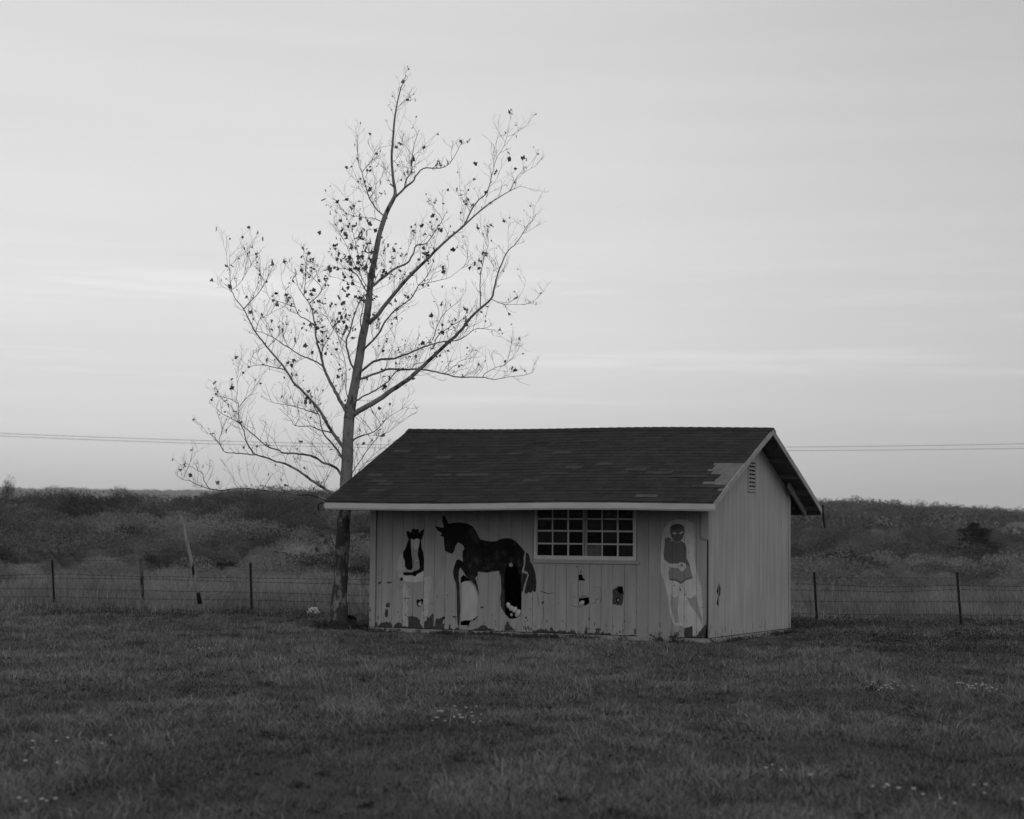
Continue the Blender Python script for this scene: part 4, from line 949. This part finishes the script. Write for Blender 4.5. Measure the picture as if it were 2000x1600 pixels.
scatter('woodland', 'dark wooded slope rising behind the scrub', 'woodland', 'ever', LVM, its)
scatter('woodland', 'grey leafless trees mixed into the wooded slope', 'woodland', 'brush', TWM, [(a, b_, c, d, e*.6) for a, b_, c, d, e in it2])
its = []
HS = [(.1989, 640, .0085), (.205, 650, .004), (.160, 640, .007), (.2176, 760, .006), (.2727, 480, .012), (.2667, 760, .005)]   # houses stand in clearings
x, y = ring(4300, 430, 1150)
for a, c in zip(x, y):
    if any(abs(a/c-q[0]) < q[2] and c < q[1]+4 for q in HS): continue
    h = random.choice([random.uniform(3, 6), random.uniform(4, 8)]); its.append((a, c, h*random.uniform(.8, 1.5), h, random.choice([.6, .8, 1.0, 1.3, 2.0])))
scatter('far_woodland', 'far wooded hills along the skyline', 'woodland', 'farw', LVF, its)
its = []
x, y = ring(1900, 4700, 5300, -.48, .0)
for a, c in zip(x, y):
    h = random.uniform(9, 16); its.append((a, c, h*2.5, h, 1))
scatter('distant_ridge_woods', 'very distant pale tree line on the left skyline', 'woodland', 'farw', LVF, its)

# dark leafy weeds along the shed's foot and under the tree, thickened for contact darkness
def weeds(name, label, spots, mname='weed', parent=None):
    V = []
    for (x, y, r, h, n) in spots:
        p = np.stack([rng.normal(x, r*.5, n), rng.normal(y, r*.35, n), np.zeros(n)], -1); p = p[~in_shed(p[:, 0], p[:, 1], .01)]; k = len(p)
        p[:, 2] = ground(p[:, 0], p[:, 1])+rng.random(k)**1.5*h; V.append((p[:, None, :]+rng.normal(size=(k, 3, 3))*.013).reshape(-1, 3))
    V = np.vstack(V); o = mesh_np(name, V, np.arange(len(V)).reshape(-1, 3), M[mname]); return tag(o, label, 'weeds', kind='stuff')
sp = []
for k in range(40):
    u = -L_*random.random(); v_ = -.05-abs(random.gauss(0, .06)); sp.append((XC+u*ct+v_*st, ZC-u*st+v_*ct, random.uniform(.05, .16), random.uniform(.03, .16 if random.random() < .3 else .07), 60))
for k in range(22):
    v_ = W_*random.random(); u = .07+abs(random.gauss(0, .07)); sp.append((XC+u*ct+v_*st, ZC-u*st+v_*ct, random.uniform(.06, .15), random.uniform(.03, .09), 60))
for k in range(34):  # extra dark weeds put in as contact shade along the front wall
    u = wall_uz(random.uniform(860, 1100), 1235)[0]; v_ = -.10-abs(random.gauss(0, .12)); sp.append((XC+u*ct+v_*st, ZC-u*st+v_*ct, random.uniform(.08, .18), random.uniform(.02, .07), 90))
weeds('weeds', 'dark low weeds growing along the foot of the shed walls, thickened as contact shade', sp)
sp = []
for k in range(900):
    yy = 9.5+29*random.random()**1.1; xx = random.uniform(-1, 1)*(yy*.3+1); n = random.randint(14, 60)
    if not in_shed(np.array(xx), np.array(yy), .3): sp.append((xx, yy, random.uniform(.04, .16)*(.6+yy/30), random.uniform(.02, .055), n))
weeds('weeds', 'small dark broad-leaved weeds dotted through the field grass', sp)
sp = [(T0.x+random.gauss(.15, .3), T0.y+random.gauss(-.25, .15), .14, random.uniform(.04, .18), 120) for _ in range(46)]
weeds('weeds', 'dark leafy weeds around the foot of the bare tree', sp)
sp = []
for x0, x1, n, yy in ((0, 120, 14, 1188), (100, 360, 40, 1192), (460, 500, 12, 1195), (1545, 1660, 46, 1216), (1650, 2000, 30, 1212), (300, 640, 20, 1198), (1560, 2000, 46, 1240), (1600, 2000, 34, 1262)):
    for k in range(n):
        p = at(random.uniform(x0, x1), yy, 1); px_ = random.uniform(x0, x1); d = 5444/(yy-1045-(px_/2000)*20); sp.append(((px_-1000)/FPX*d, d+random.uniform(-.7, .9), random.uniform(.2, .5), random.uniform(.05, .22), 110))
weeds('weeds', 'dark leaf litter and weeds in patches along the fence line', sp)

# distinct plants beyond the fence
def placed(px, py, Y): p = at(px, py, Y); return p.x, p.y
def shrub(name, label, cat, px, Y, r, h, mname, protos, tone=1.0, group=None):
    x, _ = placed(px, 1100, Y); r0 = empty(name, (x, Y, gz(x, Y))); tag(r0, label, cat, group)
    P, c = protos[rng.integers(len(protos))]; Q = P.reshape(-1, 3)*np.array([r, r, h]); mesh_np('foliage', Q, np.arange(len(Q)).reshape(-1, 3), M[mname], r0, col=c.ravel()*tone)
    b = MB()
    for k in range(4): a = random.random()*6.28; b.tube([(0, 0, -.1), (math.cos(a)*r*.15, math.sin(a)*r*.15, h*.3), (math.cos(a)*r*.35, math.sin(a)*r*.35, h*.75)], [.03*h, .02*h, .008*h], 5)
    b.build('stem', M['bark'], r0); return r0
shrub('dark_shrub', 'low dark evergreen shrub between the bare tree and the thin post on its left', 'shrub', 615, 64, 1.1, .75, 'ever', LVN, .6)
shrub('dark_shrub', 'dark shrub seen in the gap between the tree trunk and the shed', 'shrub', 706, 66, .8, .9, 'ever', LVN, .6)
shrub('dark_shrub', 'dark bush just right of the thin post beside the leaning pole', 'shrub', 512, 70, .5, .9, 'ever', LVN, .65)
shrub('dark_shrub', 'small dark bush right of the leftmost fence post', 'shrub', 152, 62, .55, .75, 'ever', LVN, .6)
shrub('dark_shrub', 'taller dark bush left of the wooden fence post', 'shrub', 247, 80, .55, 1.5, 'ever', LVN, .8)
shrub('dark_shrub', 'dark bush at the left edge of the picture beyond the fence', 'shrub', 5, 95, 1.0, 2.0, 'ever', LVN, .8)
shrub('dark_shrub', 'dark bush behind the foot of the leaning pole', 'shrub', 395, 72, .9, 1.2, 'ever', LVN, .65)
shrub('dark_shrub', 'dark bush behind the fence post nearest the shed on the right', 'shrub', 1608, 56, .5, .75, 'ever', LVN, .6)
shrub('round_shrub', 'rounded grey bush below the dark cedar on the right', 'shrub', 1840, 190, 3.4, 3.2, 'brush', TWN, 1.0)
shrub('round_shrub', 'wide grey domed bush left of the dark cedar', 'shrub', 1700, 120, 4, 2.1, 'brush', TWN, 1.05)
shrub('dark_shrub', 'long dark thicket in the middle right distance under the far houses', 'shrub', 1785, 230, 7, 3.6, 'ever', LVN, .8)
shrub('dark_shrub', 'broad dark bush just right of the shed behind the grey scrub', 'shrub', 1665, 150, 6, 3.2, 'ever', LVN, .95)
# pale dead brush pile at the foot of the pole, and pale bare saplings
def bare_bush(label, px, Y, h, n, mname='dry', up=1.0, name='bare_bush'):
    x, _ = placed(px, 1100, Y); r0 = empty(name, (x, Y, gz(x, Y))); tag(r0, label, 'bush'); b = MB()
    for k in range(n):
        a = random.random()*6.28; p = Vector((random.gauss(0, .08*h), random.gauss(0, .08*h), 0)); d = Vector((math.cos(a)*.7, math.sin(a)*.7, random.uniform(.3, 1.3)*up)).normalized(); pts = [p.copy()]
        for i in range(5):
            d = (d+Vector((random.uniform(-.35, .35), random.uniform(-.35, .35), random.uniform(-.3, .25)))).normalized(); p = p+d*h*random.uniform(.15, .28); p.z = max(p.z, .02); pts.append(p.copy())
            if random.random() < .6:
                e = (d+Vector((random.uniform(-.9, .9), random.uniform(-.9, .9), random.uniform(-.3, .6)))).normalized(); b.tube([p, p+e*h*.14, p+e*h*.26+Vector((0, 0, .04))], [.004, .003, .002], 3, cap=False)
        b.tube(pts, [.008, .007, .006, .005, .003, .002], 4, cap=False)
    b.build('branches', M[mname], r0); return r0
bare_bush('tangled pale dead branches heaped around the foot of the leaning pole', 372, 41.5, .8, 120, 'liner2', .6)
bare_bush('pale leafless sapling right of the fence post nearest the shed', 1623, 46, .95, 8, 'liner2', 1.6, 'bare_sapling')
bare_bush('thin pale sapling leaning over the tall grass near the right fence post', 1815, 47, .7, 4, 'liner2', 1.6, 'bare_sapling')
# dark cedar on the right
cx, _ = placed(1903, 1060, 210); ced = empty('cedar_tree', (cx, 210, gz(cx, 210))); tag(ced, 'dark layered conifer standing above the scrub on the right', 'tree')
r = np.random.default_rng(5); V = []
topz = at(1900, 1026, 210).z-gz(cx, 210)
for tier in range(11):
    t = tier/10; zc = topz*(.22+.78*t); R_ = (4.5*(1-t)**.6+.3)*r.uniform(.82, 1.15)
    for lim in range(9):
        a = r.random()*6.28; ln = R_*r.uniform(.6, 1.15); n = 130; q = r.random(n)**.6; px_ = np.cos(a)*ln*q; py_ = np.sin(a)*ln*q
        w = .18+.25*(1-t); c = np.stack([px_+r.normal(0, w, n), py_+r.normal(0, w, n), zc-.25*q*ln*.3+r.normal(0, .12, n)], -1)
        V.append((c[:, None, :]+r.normal(size=(n, 3, 3))*np.array([.13, .13, .05])).reshape(-1, 3))
V = np.vstack(V); mesh_np('crown', V, np.arange(len(V)).reshape(-1, 3), M['ever'], ced, col=np.full(len(V), .6))
b = MB(); b.tube([(0, 0, -.3), (0, 0, topz*.5), (.05, 0, topz*.97)], [.22, .13, .03], 7); b.build('trunk', M['bark'], ced)
# a few distant tree crowns against the sky
for px, Y, h, r_, lab in ((99, 420, 6.5, 2.6, 'round-topped lone tree poking above the left skyline'), (222, 300, 6.0, 4.5, 'broad leafless tree crown against the sky on the left'), (122, 410, 5.5, 1.8, 'small narrow tree just right of the round-topped one on the left skyline'), (3, 330, 8.5, 3, 'pale bare tree at the left edge of the skyline')):
    shrub('skyline_tree', lab, 'tree', px, Y, r_, h, 'brush' if 'lea' in lab or 'bare' in lab else 'farw', TWM if ('lea' in lab or 'bare' in lab) else LVM, .9)

# far houses
def house(px, py, Y, w, d, h, label, rz=.2, rh=2.2):
    p = at(px, py, Y); r0 = empty('house', (p.x, Y, p.z), rz); tag(r0, label, 'house', 'houses on the far hillside')
    b = MB(); b.box((-w/2, -d/2, -3), (w/2, d/2, h)); wl2 = b.build('wall', M['hwall'], r0)
    b = MB(); e = .35; b.add([(-w/2-e, -d/2-e, h+.02), (w/2+e, -d/2-e, h+.02), (w/2+e, d/2+e, h+.02), (-w/2-e, d/2+e, h+.02), (-w*.15, 0, h+rh), (w*.15, 0, h+rh)], [(0, 1, 5, 4), (1, 2, 5), (2, 3, 4, 5), (3, 0, 4), (3, 2, 1, 0)]); b.build('roof', M['hroof'], r0)
    for k in (-.28, .05, .32):
        b = MB(); b.box((w*k-w*.06, -d/2-.06, h*.3), (w*k+w*.06, -d/2-.01, h*.75)); f = b.build('window', M['hglass'], r0)
house(1722, 1032, 640, 5.6, 6, 1.9, 'pale house with a dark hipped roof on the hillside right of the shed', .15, 2.3)
house(1744, 1033, 650, 3.4, 4, 1.3, 'low pale annex just right of the hipped-roof house', .1, .6)
house(1581, 1020, 640, 6, 6, 1.0, 'long low pale building close to the right end of the shed', .05, .6)
house(1790, 1022, 760, 6, 6, 1.4, 'small house half hidden in trees between the hipped-roof house and the cedar', .3, 1.5)
house(1990, 1042, 480, 9, 6, 1.2, 'pale house at the right edge beyond the cedar', -.1, 1.7)
house(1968, 1027, 760, 5, 5, 1.0, 'tiny pale house above the one at the right edge', .2, .8)

# ---------------------------------------------------------------- small things on the ground
def gp(px, py):          # picture point on the near flat ground
    x, y = px-1000, py-800; c, s = math.cos(ROLL), math.sin(ROLL); x, y = x*c+y*s, -x*s+y*c
    d = Vector((x/FPX, math.cos(PITCH)+math.sin(PITCH)*y/FPX, math.sin(PITCH)-math.cos(PITCH)*y/FPX)); t = (CZ-GZ)/-d.z
    X, Y = d.x*t, d.y*t; return X, Y, gz(X, Y)
x, y, z = gp(612, 1202); bag = empty('plastic_bag', (x, y, z+.05)); tag(bag, 'crumpled pale plastic bag lying in the grass left of the tree', 'bag')
bm = bmesh.new(); bmesh.ops.create_icosphere(bm, subdivisions=4, radius=.1)
for v_ in bm.verts:
    n_ = v_.co.normalized(); k = 1+.35*math.sin(n_.x*9+n_.z*4)*math.cos(n_.y*7)+random.uniform(-.05, .05); v_.co = Vector((n_.x*.11*k, n_.y*.07*k, max(0, n_.z*.075*k+.045)))
me = bpy.data.meshes.new('sheet'); bm.to_mesh(me); bm.free(); me.materials.append(M['plastic']); link(bpy.data.objects.new('sheet', me), bag)
x, y, z = gp(683, 1228); bk = empty('tub', (x, y, z)); tag(bk, 'black round tub lying on its side at the foot of the tree', 'tub')
b = MB(); n = 20; b.tube([(0, .02, .115), (0, .10, .12), (.01, .26, .12)], [.115, .11, .09], n, cap=False); b.build('body', M['rubber'], bk, smooth=True)
b = MB(); b.tube([(.01, .255, .12), (.01, .265, .12)], [.09, .088], n); b.build('base', M['rubber'], bk)
b = MB(); b.tube([(0.118*math.cos(t), .02, .115+.118*math.sin(t)) for t in np.linspace(0, 2*math.pi, 21)], .007, 6); b.build('rim', M['rubber'], bk)
for i, (px, py, s, lab) in enumerate(((503, 1215, .08, 'dark clod of earth, leftmost of the three in the grass left of the tree'), (518, 1213, .07, 'dark clod of earth in the middle of the three left of the tree'), (567, 1215, .07, 'flat dark clod of earth nearest the pale bag'), (1760, 1256, .09, 'dark clod of earth in the worn ground right of the shed'), (1740, 1262, .06, 'smaller dark clod beside the one right of the shed'))):
    x, y, z = gp(px, py); bm = bmesh.new(); bmesh.ops.create_icosphere(bm, subdivisions=3, radius=1)
    for v_ in bm.verts: n_ = v_.co.copy(); k = 1+.25*math.sin(n_.x*5+i)*math.cos(n_.y*6+n_.z*5)+random.uniform(-.06, .06); v_.co = Vector((n_.x*s*k*1.2, n_.y*s*k, n_.z*s*k*.6+s*.2))
    me = bpy.data.meshes.new('clod'); bm.to_mesh(me); bm.free(); me.materials.append(M['rubber']); o = link(bpy.data.objects.new('clod', me)); o.location = (x, y, z); tag(o, lab, 'clod', 'dark clods on the grass')
for i, (px, py, w, h, n, lab) in enumerate(((888, 1418, .24, .20, 20, 'clump of small pale wildflowers in the middle foreground'), (1735, 1362, .22, .10, 16, 'loose pale wildflowers left of the dense clump on the right'), (1905, 1362, .12, .12, 22, 'dense pale wildflower clump near the right edge'), (1880, 1585, .55, .10, 14, 'blurred pale flowers at the bottom right corner'),
                        (90, 1490, .30, .30, 9, 'scattered pale flowers in the left foreground'), (80, 1590, .16, .05, 6, 'pale flowers at the bottom left corner'), (410, 1278, .25, .06, 8, 'tiny pale flowers in the grass left of the shed'), (1500, 1518, .05, .03, 2, 'single pale flower head in the right foreground'), (1555, 1552, .10, .05, 2, 'pair of pale flowers near the bottom right'))):
    x, y, z = gp(px, py); r0 = empty('wildflowers', (x, y, z)); tag(r0, lab, 'flowers', 'pale wildflowers in the grass')
    for k in range(n):
        fs = MB(); ss = MB()
        dx, dy = random.uniform(-w, w), random.uniform(-h, h)*3.5; hh = random.uniform(.07, .13); zz = gz(x+dx, y+dy)-z; c = Vector((dx, dy, zz+hh)); R_ = random.uniform(.010, .018); m = 7
        ss.tube([(dx+.01, dy, zz), (dx, dy, zz+hh*.6), c], .0015, 3); ring_ = []
        for j in range(m*2): a = math.pi*j/m; rr = R_*(1 if j % 2 == 0 else .55); ring_.append(c+Vector((math.cos(a)*rr, -abs(math.sin(a))*0.2*rr-.002, math.sin(a)*rr*.6+math.cos(a)*0)))
        fs.add([c+Vector((0, -.004, .003))]+ring_, [(0, 1+j, 1+(j+1) % (2*m)) for j in range(2*m)])
        fs.add([c+Vector((0, 0, .006))]+[c+Vector((math.cos(math.pi*j/m)*R_, math.sin(math.pi*j/m)*R_, .002)) for j in range(2*m)], [(0, 1+j, 1+(j+1) % (2*m)) for j in range(2*m)])
        fs.build('petals', M['white'], r0); ss.build('stem', M['weed'], r0)

# ---------------------------------------------------------------- thin evening air: far hills fade a little
hm = bpy.data.materials.new('haze'); hm.use_nodes = True; t = hm.node_tree; t.nodes.clear()
ho = N(t, 'ShaderNodeOutputMaterial'); hv = N(t, 'ShaderNodeVolumePrincipled'); hv.inputs['Density'].default_value = .00013; hv.inputs['Color'].default_value = (.92, .92, .92, 1)
t.links.new(hv.outputs[0], ho.inputs['Volume'])
b = MB(); b.box((-6700, -6700, -14), (6700, 6700, 190)); hz = b.build('haze', hm); tag(hz, kind='stuff', label='thin pale evening haze over the far hills', cat='haze')
